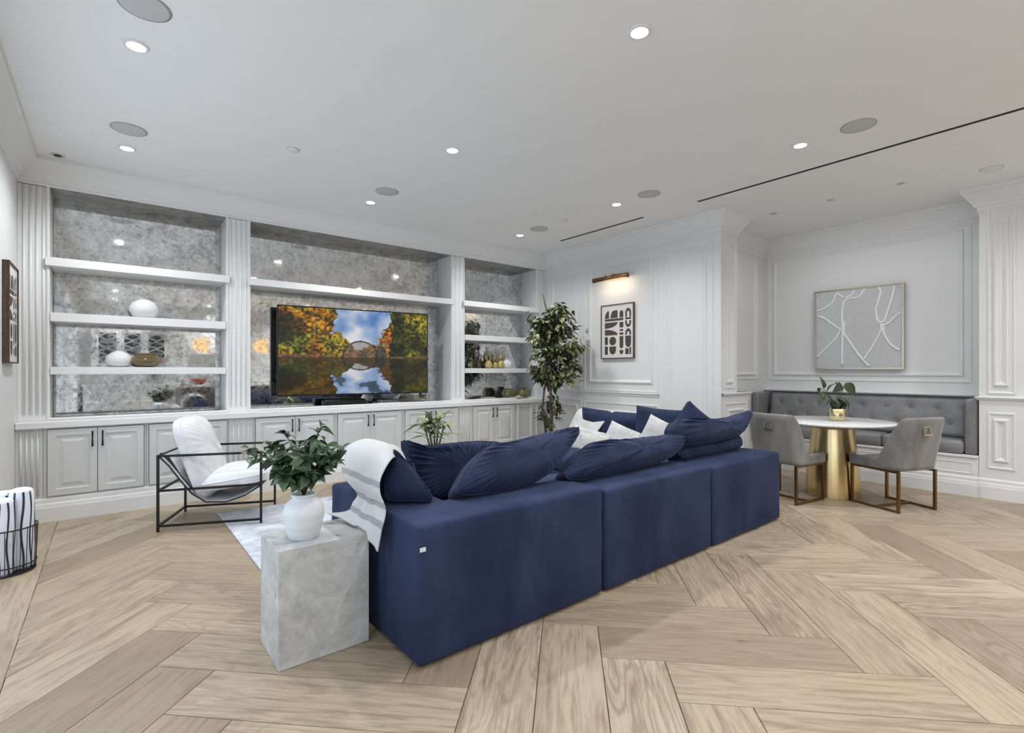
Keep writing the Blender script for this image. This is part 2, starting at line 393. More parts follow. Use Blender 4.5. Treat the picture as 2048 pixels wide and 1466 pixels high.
# ================================================================== THE ROOM
b = MB().box(-0.85, 7.5, YR - 0.15, 6.4, -0.08, -0.005)
floor = struct('floor', b, SUBF, 'pale oak herringbone floor of wide planks', origin=(0, 0, 0))
PW, PL = 0.275, 1.10            # plank width and length
def clip(poly, nx, ny, c):
    out = []
    for i in range(len(poly)):
        p, q = poly[i], poly[(i + 1) % len(poly)]
        a, b_ = p[0] * nx + p[1] * ny - c, q[0] * nx + q[1] * ny - c
        if a >= 0: out.append(p)
        if (a >= 0) != (b_ >= 0):
            t = a / (a - b_); out.append((p[0] + (q[0] - p[0]) * t, p[1] + (q[1] - p[1]) * t))
    return out
def area(p): return abs(sum(p[i][0] * p[(i + 1) % len(p)][1] - p[(i + 1) % len(p)][0] * p[i][1] for i in range(len(p)))) / 2
def plank_mesh(poly):
    # bevelled slab: polygon in local coordinates, 5 mm proud of the subfloor
    cx = sum(p[0] for p in poly) / len(poly); cy = sum(p[1] for p in poly) / len(poly)
    def ins(d): return [(x - d * (1 if x > cx else -1), y - d * (1 if y > cy else -1)) for x, y in poly]
    m = MB(); a, t = ins(0.0016), ins(0.0036)
    return m.rings([[(x, y, -0.005) for x, y in a], [(x, y, -0.0014) for x, y in a], [(x, y, 0.0) for x, y in t]], True, False, True)
R2 = 2 ** .5
full = None
for kind in 'VH':
    for mshift in range(-4, 5):
        Sb = 3.80 + 2 * PL * mshift
        for k in range(-40, 60):
            qr = 0.433 + PW * k; pb = Sb - qr
            if kind == 'V': p0, p1, q0, q1 = pb, pb + PL, qr - PW, qr
            else: p0, p1, q0, q1 = pb, pb + PW, qr - PW - PL, qr - PW
            pc, qc = (p0 + p1) / 2, (q0 + q1) / 2
            cx, cy = (pc + qc) / R2, (pc - qc) / R2
            if not (-1.2 < cx < 8.2 and -2.0 < cy < 6.6): continue
            ang = PI / 4 if kind == 'V' else -PI / 4
            ca, sa = math.cos(ang), math.sin(ang)
            loc = [(-PL / 2, -PW / 2), (PL / 2, -PW / 2), (PL / 2, PW / 2), (-PL / 2, PW / 2)]
            wp = [(cx + x * ca - y * sa, cy + x * sa + y * ca) for x, y in loc]
            cl = wp
            for h in ((1, 0, -0.335), (-1, 0, -7.3), (0, 1, -1.3), (0, -1, -5.80)): cl = clip(cl, *h) if cl else cl
            if len(cl) < 3 or area(cl) < 0.004: continue
            mx = sum(p[0] for p in cl) / len(cl); my = sum(p[1] for p in cl) / len(cl)
            if (mx > XA + 0.1 and my > YPIL + 0.1 and not (5.9 < mx and my < YNS)) or (mx > XP + 0.1 and my < YPR - 0.1): continue
            if len(cl) == 4 and abs(area(cl) - PW * PL) < 1e-4:
                if full is None:
                    o = obj('plank', plank_mesh(loc), WOODF, local=True); full = o.data
                else:
                    o = bpy.data.objects.new('plank', full); C.objects.link(o)
            else:
                lp = [((x - cx) * ca + (y - cy) * sa, -(x - cx) * sa + (y - cy) * ca) for x, y in cl]
                o = obj('plank', plank_mesh(lp), WOODF, local=True)
            o.location = (cx, cy, 0); o.rotation_euler = (0, 0, ang); o.parent = floor
# border boards along the left wall, laid lengthwise
for y0, y1 in ((-1.3, 2.35), (2.35, 5.80)):
    o = obj('border_plank', plank_mesh([(-(y1 - y0) / 2, -0.25), ((y1 - y0) / 2, -0.25), ((y1 - y0) / 2, 0.25), (-(y1 - y0) / 2, 0.25)]), WOODF, local=True)
    o.location = (-0.585, (y0 + y1) / 2, 0); o.rotation_euler = (0, 0, PI / 2); o.parent = floor
o = obj('rear_boards', MB().box(-0.84, 7.3, YR, -1.3, -0.005, 0), WOODF, floor)

struct('ceiling', MB().box(-0.85, 7.5, YR - 0.15, 6.4, CEIL, CEIL + 0.12), CEILM, 'flat white ceiling')
struct('wall_back', MB().box(-0.85, 7.5, 6.272, 6.4, 0, CEIL), WALLW, 'white wall behind the bookcase')
WO = [(1.2, 4.95), (-3.9, 0.6)]            # garden door openings in the left wall
m = MB()
for y0, y1 in ((4.95, 6.272), (0.6, 1.2), (YR, -3.9)): m.box(-0.85, XL, y0, y1, 0, CEIL)
for y0, y1 in WO: m.box(-0.85, XL, y0, y1, 2.6, CEIL)
struct('wall_left', m, WALLW, 'white wall at the left edge with garden doors')
m = MB().box(XA, 5.832, YPIL, 6.272, 0, CEIL).box(5.832, 7.5, YNS, 6.272, 0, CEIL)
wall_right = struct('wall_right', m, WALLW, 'white panelled wall beside the bookcase', origin=(XA, 4.4, 0))
wall_niche = struct('wall_niche', MB().box(XN, 7.5, YPR, YNS, 0, CEIL), WALLW, 'white panelled wall behind the banquette')
wall_pillar = struct('wall_pillar', MB().box(XP, 7.5, YR, YPR, 0, CEIL), WALLW, 'white panelled pillar wall right of the banquette')
struct('wall_rear', MB().box(-0.85, 7.5, YR - 0.15, YR, 0, CEIL), WALLW, 'white kitchen wall behind the camera')
m = MB().box(5.832, 6.116, YPIL, YNS, 0, 0.985)
struct('wall_wing', m, WALLW, 'low white wing wall at the left end of the banquette')

# garden doors (daylight)
FR = mat('door_frame', (0.75, 0.75, 0.75), 0.4)
GL = bpy.data.materials.new('clear_glass'); GL.use_nodes = True
_n = GL.node_tree.nodes; _n.clear(); _t = _n.new('ShaderNodeBsdfTransparent'); _g = _n.new('ShaderNodeBsdfGlossy'); _g.inputs['Roughness'].default_value = 0.02
_x = _n.new('ShaderNodeMixShader'); _x.inputs[0].default_value = 0.05; _o = _n.new('ShaderNodeOutputMaterial')
GL.node_tree.links.new(_t.outputs[0], _x.inputs[1]); GL.node_tree.links.new(_g.outputs[0], _x.inputs[2]); GL.node_tree.links.new(_x.outputs[0], _o.inputs[0])
for wi, (y0, y1) in enumerate(WO):
    w = bpy.data.objects.new('door_%d' % (wi + 1), None); C.objects.link(w); w.location = (-0.8, (y0 + y1) / 2, 0); w['kind'] = 'structure'; w['label'] = 'white glazed garden doors letting in daylight'
    m = MB().box(-0.83, -0.77, y0, y1, 2.52, 2.6).box(-0.83, -0.77, y0, y1, 0, 0.10).box(-0.83, -0.77, y0, y0 + 0.07, 0, 2.6).box(-0.83, -0.77, y1 - 0.07, y1, 0, 2.6)
    n = 4
    for i in range(1, n): yy = y0 + (y1 - y0) * i / n; m.box(-0.83, -0.77, yy - 0.05, yy + 0.05, 0.1, 2.52)
    obj('frame', m, FR, w)
    for i in range(n):
        ya, yb = y0 + (y1 - y0) * i / n + 0.05, y0 + (y1 - y0) * (i + 1) / n - 0.05
        obj('pane', MB().box(-0.803, -0.797, ya, yb, 0.1, 2.52), GL, w)
    pl = bpy.data.lights.new('portal', 'AREA'); pl.shape = 'RECTANGLE'; pl.size = 2.5; pl.size_y = y1 - y0; pl.cycles.is_portal = True
    po = bpy.data.objects.new('portal', pl); C.objects.link(po); po.location = (-0.84, (y0 + y1) / 2, 1.3); po.rotation_euler = (0, -PI / 2, 0)

# crown, baseboards, rails
CR = [(0, 2.872), (0.010, 2.872), (0.016, 2.885), (0.010, 2.90), (0.022, 2.925), (0.034, 2.93), (0.042, 2.955), (0.075, 3.00), (0.105, 3.045), (0.115, 3.06), (0.130, 3.065), (0.130, CEIL)]
crown_path = [(XL, YR), (XL, YU), (XA, YU), (XA, YPIL), (5.832, YPIL), (5.832, YNS), (XN, YNS), (XN, YPR), (XP, YPR), (XP, YR)]
struct('trim_1', MB().plan(crown_path, CR, True), WHITE, 'white stepped crown moulding around the ceiling')
BB = [(0, 0.20), (0.006, 0.198), (0.012, 0.185), (0.012, 0.155), (0.020, 0.150), (0.024, 0.122), (0.026, 0.118), (0.026, 0.0)]
struct('baseboard_right', MB().plan([(XA, YB - 0.03), (XA, YPIL), (6.116, YPIL), (6.116, YNS)], BB), WHITE, 'white moulded baseboard of the panelled wall')
struct('baseboard_pillar', MB().plan([(XP + 0.1, YPR), (XP, YPR), (XP, YR)], BB), WHITE, 'white moulded baseboard of the right pillar')
struct('baseboard_left', MB().plan([(XL, 4.95), (XL, YB - 0.03)], BB), WHITE, 'white baseboard left of the bookcase')
struct('baseboard_cabinets', MB().plan([(XL, YB - 0.0015), (XA, YB - 0.0015)], BB), WHITE, 'white moulded plinth under the base cabinets')

PM = [(0, 0), (0.003, 0.010), (0.010, 0.018), (0.020, 0.020), (0.028, 0.012), (0.036, 0.011), (0.044, 0.004), (0.048, 0)]
PO = [(0, 0), (0.002, 0.009), (0.012, 0.011), (0.020, 0.008), (0.024, 0)]
fA = lambda a, b_, h: (XA - h, a, b_)
fN = lambda a, b_, h: (XN - h, a, b_)
fP = lambda a, b_, h: (XP - h, a, b_)
fE = lambda a, b_, h: (a, YPIL - h, b_)
fS = lambda a, b_, h: (a, YNS - h, b_)
fL = lambda a, b_, h: (XL + h, a, b_)
for rect, pr in (((5.13, 5.84, 1.04, 2.80), PO), ((5.21, 5.76, 1.12, 2.72), PM), ((5.13, 5.74, 0.27, 0.86), PO), ((5.21, 5.66, 0.34, 0.78), PM),
                 ((3.80, 5.075, 0.995, 2.855), PO), ((3.885, 4.975, 1.105, 2.752), PM), ((3.80, 5.075, 0.26, 0.835), PO), ((3.885, 4.975, 0.34, 0.735), PM),
                 ((3.055, 3.70, 0.26, 2.855), PO), ((3.135, 3.625, 0.35, 2.745), PM)):
    obj('panel_moulding', MB().frame(fA, *rect, pr), WHITE, wall_right)
RAIL = [(0, 0.985), (0.022, 0.985), (0.026, 0.978), (0.020, 0.965), (0.012, 0.955), (0.010, 0.94), (0, 0.938)]
obj('chair_rail', MB().plan([(XA, 5.73), (XA, 3.79)], RAIL), WHITE, wall_right)
for rect, pr in (((5.53, 5.765, 1.07, 2.80), PO), ((5.57, 5.72, 1.13, 2.74), PM), ((5.53, 6.06, 0.26, 0.90), PO), ((5.60, 5.99, 0.33, 0.83), PM)):
    obj('panel_moulding', MB().frame(fE, *rect, pr), WHITE, wall_right)
for rect, pr in (((6.12, 7.05, 1.16, 2.84), PO), ((6.2, 6.99, 1.212, 2.77), PM)):
    obj('panel_moulding', MB().frame(fS, *rect, pr), WHITE, wall_right)
RAIL2 = [(0, 1.018), (0.028, 1.018), (0.032, 1.010), (0.022, 0.995), (0.012, 0.985), (0, 0.975)]
struct('trim_2', MB().plan([(5.47, YPIL), (6.116, YPIL), (6.116, YNS)], RAIL2).box(5.832, 6.13, YPIL - 0.01, YNS, 0.985, 1.012), WHITE, 'white ledge on the wing wall left of the banquette')
for rect, pr in (((1.10, 3.255, 1.145, 2.885), PO), ((1.165, 3.185, 1.212, 2.828), PM)):
    obj('panel_moulding', MB().frame(fN, *rect, pr), WHITE, wall_niche)
obj('ledge', MB().plan([(XN, YNS), (XN, YPR)], [(0, 1.025), (0.07, 1.025), (0.075, 1.015), (0.07, 1.0), (0, 1.0)]), WHITE, wall_niche)
for rect, pr in (((0.715, 0.918, 1.045, 2.89), PO), ((0.762, 0.878, 1.12, 2.80), PM), ((0.715, 0.918, 0.30, 0.862), PO), ((0.762, 0.878, 0.37, 0.80), PM)):
    obj('panel_moulding', MB().frame(fP, *rect, pr), WHITE, wall_pillar)
for y1 in (0.60, -0.75):
    for z0, z1 in ((1.09, 2.84), (0.30, 0.86)):
        obj('panel_moulding', MB().frame(fP, y1 - 1.2, y1, z0, z1, PM), WHITE, wall_pillar)
obj('chair_rail', MB().plan([(XP + 0.05, YPR), (XP, YPR), (XP, YR)], RAIL2), WHITE, wall_pillar)

# ================================================================== BOOKCASE WALL
BAYS = [(-0.396, 0.95, 'left'), (1.18, 3.681, 'middle'), (3.903, 5.248, 'right')]
PILS = [(XL, -0.396), (0.95, 1.18), (3.681, 3.903), (5.248, XA)]
struct('trim_3', MB().box(XL, XA, YU + 0.001, 6.272, 2.875, CEIL), WHITE, 'white header above the bookcase openings')
pil_lab = ['reeded white pilaster in the corner left of the bookcase', 'reeded white pilaster between left bay and television', 'white pilaster between television bay and right bay', 'white pilaster beside the tall tree']
base_pil = [(XL, -0.43), (0.95, 1.18), (3.72, 3.93), (4.72, XA)]
for (x0, x1), (c0, c1), lab in zip(PILS, base_pil, pil_lab):
    t = thing('pilaster', lab, 'pilaster', ((x0 + x1) / 2, YU + 0.1, 0), group='pilasters of the bookcase wall')
    obj('shaft', MB().box(x0 + 0.001, x1 - 0.001, YU, 6.268, 0.8475, 2.868), WHITE, t)
    obj('pedestal', MB().box(c0 + 0.0015, c1 - 0.0015, YB, 6.268, 0.0, 0.788), CABW, t)
    n = 4 if x0 < 2 else 2
    for i in range(n):
        xx = x0 + (x1 - x0) * (i + 1) / (n + 1)
        obj('reed', MB().tube([(xx, YU - 0.001, 0.90), (xx, YU - 0.001, 2.86)], 0.010 if x0 < 0 else 0.006, 8), WHITE, t, smooth=True)
    if c1 - c0 < 0.5:
        for i in range(4):
            xx = c0 + (c1 - c0) * (i + 1) / 5
            obj('reed', MB().tube([(xx, YB - 0.001, 0.22), (xx, YB - 0.001, 0.77)], 0.009 if c0 < 0 else 0.006, 8), CABW, t, smooth=True)
    else:
        for a0, a1 in ((c0 + 0.03, c0 + 0.33), (c0 + 0.40, c1 - 0.03)):
            obj('panel', MB().frame(lambda a, b_, h: (a, YB - h, b_), a0, a1, 0.23, 0.77, PM), CABW, t)
for x0, x1, nm in BAYS:
    t = thing('bookcase_bay', {'left': 'left bookcase bay with four open shelves and antiqued mirror back', 'middle': 'wide middle bookcase bay with mirror back around the television', 'right': 'narrow right bookcase bay with mirror back beside the tree'}[nm], 'bookcase', ((x0 + x1) / 2, YU + 0.15, 0.846), group='mirror-backed bookcase bays')
    sh = [(2.188, 2.262)] if nm == 'middle' else [(2.188, 2.262), (1.708, 1.785), (1.245, 1.312)]
    for i, (z0, z1) in enumerate(sh):
        m = MB().box(x0 + 0.001, x1 - 0.001, YU - 0.02, YM - 0.002, z0, z1)
        if i == 0: m = MB().box(x0 - 0.03, x1 + 0.03, YU - 0.040, YU - 0.012, z0, z1).box(x0 + 0.001, x1 - 0.001, YU - 0.012, YM - 0.002, z0, z1)
        obj('shelf', m, WHITE, t, bevel=0.003, seg=1)
    zs = [2.875] + [z for p in sh for z in (p[1], p[0])] + [0.846]
    for i in range(0, len(zs), 2):
        obj('mirror_panel', MB().box(x0 + 0.001, x1 - 0.001, YM, YM + 0.006, zs[i + 1] + (0.002 if i + 2 >= len(zs) else 0), zs[i]), MIRROR, t)
    obj('soffit_panel', MB().box(x0 + 0.001, x1 - 0.001, YU + 0.004, YM - 0.001, 2.868, 2.874), SOFFIT, t)
    obj('edge_bead', MB().frame(lambda a, b_, h: (a, YU - 0.001 - h, b_), x0 - 0.022, x1 + 0.022, 0.8475, 2.897, [(0, 0), (0, 0.006), (0.008, 0.010), (0.018, 0.008), (0.022, 0)]), WHITE, t)

GAPSHADE = mat('cabinet_inside', (0.10, 0.10, 0.10), 0.8)
def door(fn, a0, a1, b0, b1, parent, handle_side):
    prof = [(0, 0), (0, 0.018), (0.052, 0.018), (0.058, 0.009), (0.078, 0.009), (0.105, 0.0165)]
    m = MB().frame(fn, a0, a1, b0, b1, prof)
    o = len(m.v) - 4; m.f.append((o, o + 1, o + 2, o + 3))
    d = obj('door', m, CABW, parent)
    hx = a1 - 0.032 if handle_side > 0 else a0 + 0.032
    h = MB()
    z1 = b1 - 0.035; z0 = z1 - 0.115
    h.tube([fn(hx, z0, 0.018), fn(hx, z0, 0.040)], 0.006, 8); h.tube([fn(hx, z1, 0.018), fn(hx, z1, 0.040)], 0.006, 8)
    h.tube([fn(hx, z0 - 0.01, 0.042), fn(hx, (z0 + z1) / 2, 0.044), fn(hx, z1 + 0.01, 0.042)], [0.0075, 0.005, 0.0075], 8)
    obj('handle', h, HANDLE, d, smooth=True)
fB = lambda a, b_, h: (a, YB - h, b_)
units = [((-0.43, 0.276), (-0.402, -0.075, 0.255), 'white two-door base cabinet at the far left of the run'),
         ((0.276, 0.95), (0.297, 0.612, 0.93), 'white two-door base cabinet behind the white lounge chair'),
         ((1.18, 2.034), (1.2, 1.593, 2.006), 'white two-door base cabinet below the left half of the television'),
         ((2.034, 2.888), (2.062, 2.455, 2.86), 'white two-door base cabinet below the middle of the television'),
         ((2.888, 3.72), (2.916, 3.305, 3.695), 'white two-door base cabinet behind the striped-leaf plant'),
         ((3.93, 4.72), (3.955, 4.315, 4.69), 'white two-door base cabinet below the right bookcase bay')]
for (u0, u1), (d0, d1, d2), lab in units:
    t = thing('base_cabinet', lab, 'cabinet', ((u0 + u1) / 2, YB + 0.2, 0), group='base cabinets under the bookcase')
    obj('body', MB().box(u0 + 0.0015, u1 - 0.0015, YB, 6.268, 0.0, 0.788), CABW, t)
    obj('gap_shade', MB().box(d0 - 0.005, d2 + 0.005, YB - 0.0006, YB + 0.001, 0.210, 0.780), GAPSHADE, t)  # thin dark sheet: paints the shade in the gaps around the doors
    door(fB, d0, d1 - 0.0025, 0.215, 0.775, t, 1); door(fB, d1 + 0.0025, d2, 0.215, 0.775, t, -1)
tag(obj('worktop', MB().box(XL + 0.002, XA - 0.002, YB - 0.03, 6.246, 0.79, 0.846), WHITE, bevel=0.006), 'long white painted worktop under the bookcase', 'worktop')
tag(obj('worktop_backing', MB().box(XL + 0.002, XA - 0.002, 6.2475, 6.268, 0.79, 0.846), WHITE), 'white upstand behind the long worktop', 'upstand')

# ================================================================== CEILING FITTINGS
def downlight(x, y, label, watts=DOWNLIGHT_W):
    t = thing('recessed_downlight', label, 'downlight', (x, y, CEIL), group='recessed ceiling downlights')
    obj('trim_ring', MB().lathe([(0.046, 0), (0.062, 0.0), (0.062, -0.004), (0.056, -0.009), (0.046, -0.009), (0.046, 0)], (x, y, CEIL), 28, False, False), TRIMW, t, smooth=True)
    obj('lens', MB().lathe([(0.045, -0.001), (0.045, -0.006), (0.03, -0.0085), (0.002, -0.009)], (x, y, CEIL), 24), LAMPE, t, smooth=True)
    ld = bpy.data.lights.new('downlight_beam', 'SPOT'); ld.energy = watts * 4; ld.spot_size = math.radians(150); ld.spot_blend = 0.9; ld.shadow_soft_size = 0.05; ld.color = (0.97, 0.985, 1.0)
    lo = bpy.data.objects.new('downlight_beam', ld); C.objects.link(lo); lo.location = (0, 0, -0.02); lo.parent = t
for x, y, lab in [(0.12, 3.505, 'bright recessed downlight between the two left speakers'), (0.118, 5.165, 'recessed downlight nearest the left bookcase bay'),
                  (2.22, 1.664, 'large bright recessed downlight at the top right of the ceiling'), (2.21, 3.526, 'recessed downlight in the centre of the ceiling'), (2.204, 5.171, 'recessed downlight above the television'),
                  (4.345, 1.686, 'recessed downlight beside the far right speaker'), (4.324, 3.545, 'recessed downlight above the panelled wall near the short slot'), (4.304, 5.17, 'recessed downlight above the right bookcase bay')]:
    downlight(x, y, lab)
for x in (0.12, 2.21, 4.33, 6.0):
    for y, row in ((-0.15, 'nearest'), (-2.0, 'middle'), (-3.8, 'farthest')):
        downlight(x, y, 'recessed kitchen downlight in the %s row, %s' % (row, {0.12: 'first from the garden doors', 2.21: 'second from the garden doors', 4.33: 'third from the garden doors', 6.0: 'last from the garden doors'}[x]))
for x, y, lab in [(0.14, 3.10, 'round grey ceiling speaker cut by the top edge'), (0.12, 4.755, 'round grey ceiling speaker at the left of the ceiling'), (2.205, 4.762, 'round grey ceiling speaker above the television'),
                  (4.34, 1.283, 'round grey ceiling speaker beside the long black slot'), (4.34, 3.134, 'round grey ceiling speaker above the panelled wall'), (4.302, 4.79, 'round grey ceiling speaker above the right bookcase bay')]:
    t = thing('ceiling_speaker', lab, 'speaker', (x, y, CEIL), group='round ceiling speakers')
    obj('grille', MB().lathe([(0.108, 0), (0.108, -0.005), (0.10, -0.007), (0.002, -0.009)], (x, y, CEIL), 40), GRILLE, t, smooth=True)
    obj('rim', MB().lathe([(0.108, 0), (0.114, 0), (0.114, -0.004), (0.108, -0.006)], (x, y, CEIL), 40, False, False), RIMG, t, smooth=True)
for y0, y1, lab in ((-0.6, 2.948, 'long thin black linear air slot across the right of the ceiling'), (3.652, 5.05, 'short thin black linear air slot near the panelled wall')):
    t = thing('air_slot', lab, 'air slot', (4.945, (y0 + y1) / 2, CEIL))
    obj('gap', MB().box(4.922, 4.962, y0, y1, CEIL - 0.0015, CEIL), DARKSLOT, t)
    obj('flange', MB().box(4.910, 4.9215, y0, y1, CEIL - 0.002, CEIL).box(4.9625, 4.974, y0, y1, CEIL - 0.002, CEIL), TRIMW, t)
for x, y, r, lab, nm in [(1.183, 4.343, 0.045, 'small white sprinkler cap near the television', 'sprinkler_cap'), (4.299, 4.339, 0.045, 'small white sprinkler cap near the right bookcase bay', 'sprinkler_cap'), (6.195, 0.802, 0.075, 'round white ceiling detector above the right pillar', 'smoke_detector')]:
    t = thing(nm, lab, 'ceiling cap', (x, y, CEIL))
    obj('cover', MB().lathe([(r, 0), (r, -0.008), (r * 0.9, -0.012), (0.002, -0.013)], (x, y, CEIL), 28), TRIMW, t, smooth=True)
    obj('shadow_ring', MB().lathe([(r, 0), (r + 0.006, 0), (r + 0.006, -0.003), (r, -0.003)], (x, y, CEIL), 28, False, False), GRILLE, t)
t = thing('ceiling_camera', 'small dark sensor on the ceiling in the left corner', 'sensor', (-0.335, 5.70, CEIL))
obj('plate', MB().lathe([(0.05, 0), (0.05, -0.004), (0.002, -0.004)], (-0.335, 5.70, CEIL), 20), GRILLE, t)
obj('lens', MB().lathe([(0.026, -0.004), (0.022, -0.012), (0.002, -0.016)], (-0.335, 5.70, CEIL), 16), BLACKP, t)
for k, (x, y) in enumerate(((6.0, 2.03), (6.0, 2.62), (6.0, 1.42))):
    t = thing('square_downlight', ['small square ceiling downlight straight above the dining table', 'small square ceiling downlight left of the one above the table', 'small square ceiling downlight right of the one above the table'][k], 'downlight', (x, y, CEIL), group='small square downlights over the table')
    obj('trim', MB().frame(lambda a, b_, h: (x + a, y + b_, CEIL - h), -0.05, 0.05, -0.05, 0.05, [(0, 0), (0, 0.004), (0.016, 0.004), (0.022, 0.0005)]), TRIMW, t)
    obj('baffle', MB().box(x - 0.028, x + 0.028, y - 0.028, y + 0.028, CEIL - 0.001, CEIL), RIMG, t)
    ld = bpy.data.lights.new('square_downlight_beam', 'SPOT'); ld.energy = 15; ld.spot_size = math.radians(140); ld.spot_blend = 1.0; ld.shadow_soft_size = 0.05; ld.color = (0.98, 0.985, 1.0)
    lo = bpy.data.objects.new('square_downlight_beam', ld); C.objects.link(lo); lo.location = (0, 0, -0.02); lo.parent = t; lo.rotation_euler = (0, math.radians(-25), 0)

# ================================================================== SOFT FURNISHING HELPERS
def softbox(x0, x1, y0, y1, z0, z1, r=0.04, step=0.07, bulge=0.0, wr=0.0, seed=0.0):
    c = Vector(((x0 + x1) / 2, (y0 + y1) / 2, (z0 + z1) / 2)); h = Vector(((x1 - x0) / 2, (y1 - y0) / 2, (z1 - z0) / 2))
    r = min(r, *[v * 0.95 for v in h])
    ax = []
    for i in range(3):
        n = max(2, int(round(2 * (h[i] - r) / step)))
        ax.append([-h[i], -h[i] + r * 0.18, -h[i] + r * 0.5] + [-h[i] + r + 2 * (h[i] - r) * k / n for k in range(n + 1)] + [h[i] - r * 0.5, h[i] - r * 0.18, h[i]])
    m = MB(); idx = {}
    def vid(i, j, k):
        if (i, j, k) in idx: return idx[(i, j, k)]
        p = Vector((ax[0][i], ax[1][j], ax[2][k])); q = Vector([max(-h[a] + r, min(h[a] - r, p[a])) for a in range(3)])
        d = p - q
        nrm = d.normalized() if d.length > 1e-9 else Vector((0, 0, 0))
        p2 = q + nrm * r if d.length > 1e-9 else p
        u = [p[a] / h[a] for a in range(3)]
        f = 0.0
        for a in range(3):
            if abs(abs(u[a]) - 1) < 1e-6:
                o = [b_ for b_ in range(3) if b_ != a]; f = max(f, (1 - u[o[0]] ** 2) * (1 - u[o[1]] ** 2))
        w = p2 + c
        p2 = p2 + nrm * (bulge * f + wr * (0.4 + 0.6 * f) * smoothnoise(w * 5.5, seed) + wr * 0.45 * smoothnoise(w * 14, seed + 3))
        idx[(i, j, k)] = len(m.v); m.v.append(tuple(p2 + c)); return idx[(i, j, k)]
    N = [len(a) for a in ax]
    for a in range(3):
        b1, b2 = (a + 1) % 3, (a + 2) % 3
        for s in (0, N[a] - 1):
            for i in range(N[b1] - 1):
                for j in range(N[b2] - 1):
                    q = []
                    for di, dj in ((0, 0), (1, 0), (1, 1), (0, 1)):
                        t = [0, 0, 0]; t[a] = s; t[b1] = i + di; t[b2] = j + dj; q.append(vid(*t))
                    m.f.append(tuple(q))
    return m

def cushion(name, label, m_, loc, w, h, t, yaw=0, lean=0, roll=0, g=0.05, ruche=0.006, nx=44, ny=30, seed=1.0, group=None, sag=0.0, parent=None, piping=True, cat='cushion', skew=0.0, point=0.0):
    """Boxed cushion. Local x = width, z = height, y = thickness (front is -y). Body with gusset, plus a piped seam on each face."""
    R = Matrix.Rotation(yaw, 3, 'Z') @ Matrix.Rotation(lean, 3, 'X') @ Matrix.Rotation(roll, 3, 'Y')
    def face(u, v, sgn):
        x = u * w / 2; z = v * h / 2
        # corners poke out, sides draw in
        k = 0.045
        x *= 1 - k * (1 - v * v) ** 1.0 ; z *= 1 - k * 1.5 * (1 - u * u)
        pr = (max(0, 1 - abs(u) ** 3.2) ** 0.62) * (max(0, 1 - abs(v) ** 3.2) ** 0.62)
        y = g / 2 + t / 2 * pr
        eu, ev = 1 - abs(u), 1 - abs(v)
        fall = math.exp(-ev * 4.5) * min(1, eu * 6); y += ruche * fall * (math.sin(u * 31 + seed * 2 + 1.2 * math.sin(u * 9 + seed)) + 0.6 * math.sin(u * 53 + seed)) * min(1, ev * 14)
        fall = math.exp(-eu * 4.5) * min(1, ev * 6); y += ruche * fall * (math.sin(v * 23 + seed * 3) + 0.6 * math.sin(v * 41 + seed)) * min(1, eu * 14)
        y += 0.06 * t * pr * smoothnoise((u * 3, v * 3, sgn), seed)
        x += skew * z + point * max(0, u) ** 3 * max(0, v) ** 2
        z += point * 0.5 * max(0, u) ** 3 * max(0, v) ** 2
        z -= sag * (1 - u * u) * (0.5 + 0.5 * v)
        return Vector((x, sgn * y, z))
    o = thing(name, label, cat, loc, 0, group) if parent is None else bpy.data.objects.new(name, None)
    if parent is not None: C.objects.link(o); o.parent = parent; o.location = loc
    o.rotation_mode = 'QUATERNION'; o.rotation_quaternion = R.to_quaternion()
    def edge(i, n=2 * (44 + 30)):
        pass
    m = MB(); idx = {}
    for sgn in (-1, 1):
        for i in range(nx + 1):
            for j in range(ny + 1):
                u = math.sin((2 * i / nx - 1) * PI / 2 * 0.92) / math.sin(PI / 2 * 0.92); v = math.sin((2 * j / ny - 1) * PI / 2 * 0.92) / math.sin(PI / 2 * 0.92)
                idx[(sgn, i, j)] = len(m.v); m.v.append(tuple(face(u, v, sgn)))
        for i in range(nx):
            for j in range(ny): m.f.append((idx[(sgn, i, j)], idx[(sgn, i + 1, j)], idx[(sgn, i + 1, j + 1)], idx[(sgn, i, j + 1)]))
    loop = [(i, 0) for i in range(nx)] + [(nx, j) for j in range(ny)] + [(i, ny) for i in range(nx, 0, -1)] + [(0, j) for j in range(ny, 0, -1)]
    for a in range(len(loop)):
        p, q = loop[a], loop[(a + 1) % len(loop)]
        m.f.append((idx[(-1, *p)], idx[(-1, *q)], idx[(1, *q)], idx[(1, *p)]))
    obj('body', m, m_, o, smooth=True, local=True)
    if piping:
        for sgn in (-1, 1):
            pts = [m.v[idx[(sgn, *p)]] for p in loop]; pts.append(pts[0])
            obj('piping', MB().tube(pts, 0.0045, 6, cap=False), m_, o, smooth=True, local=True)
    return o

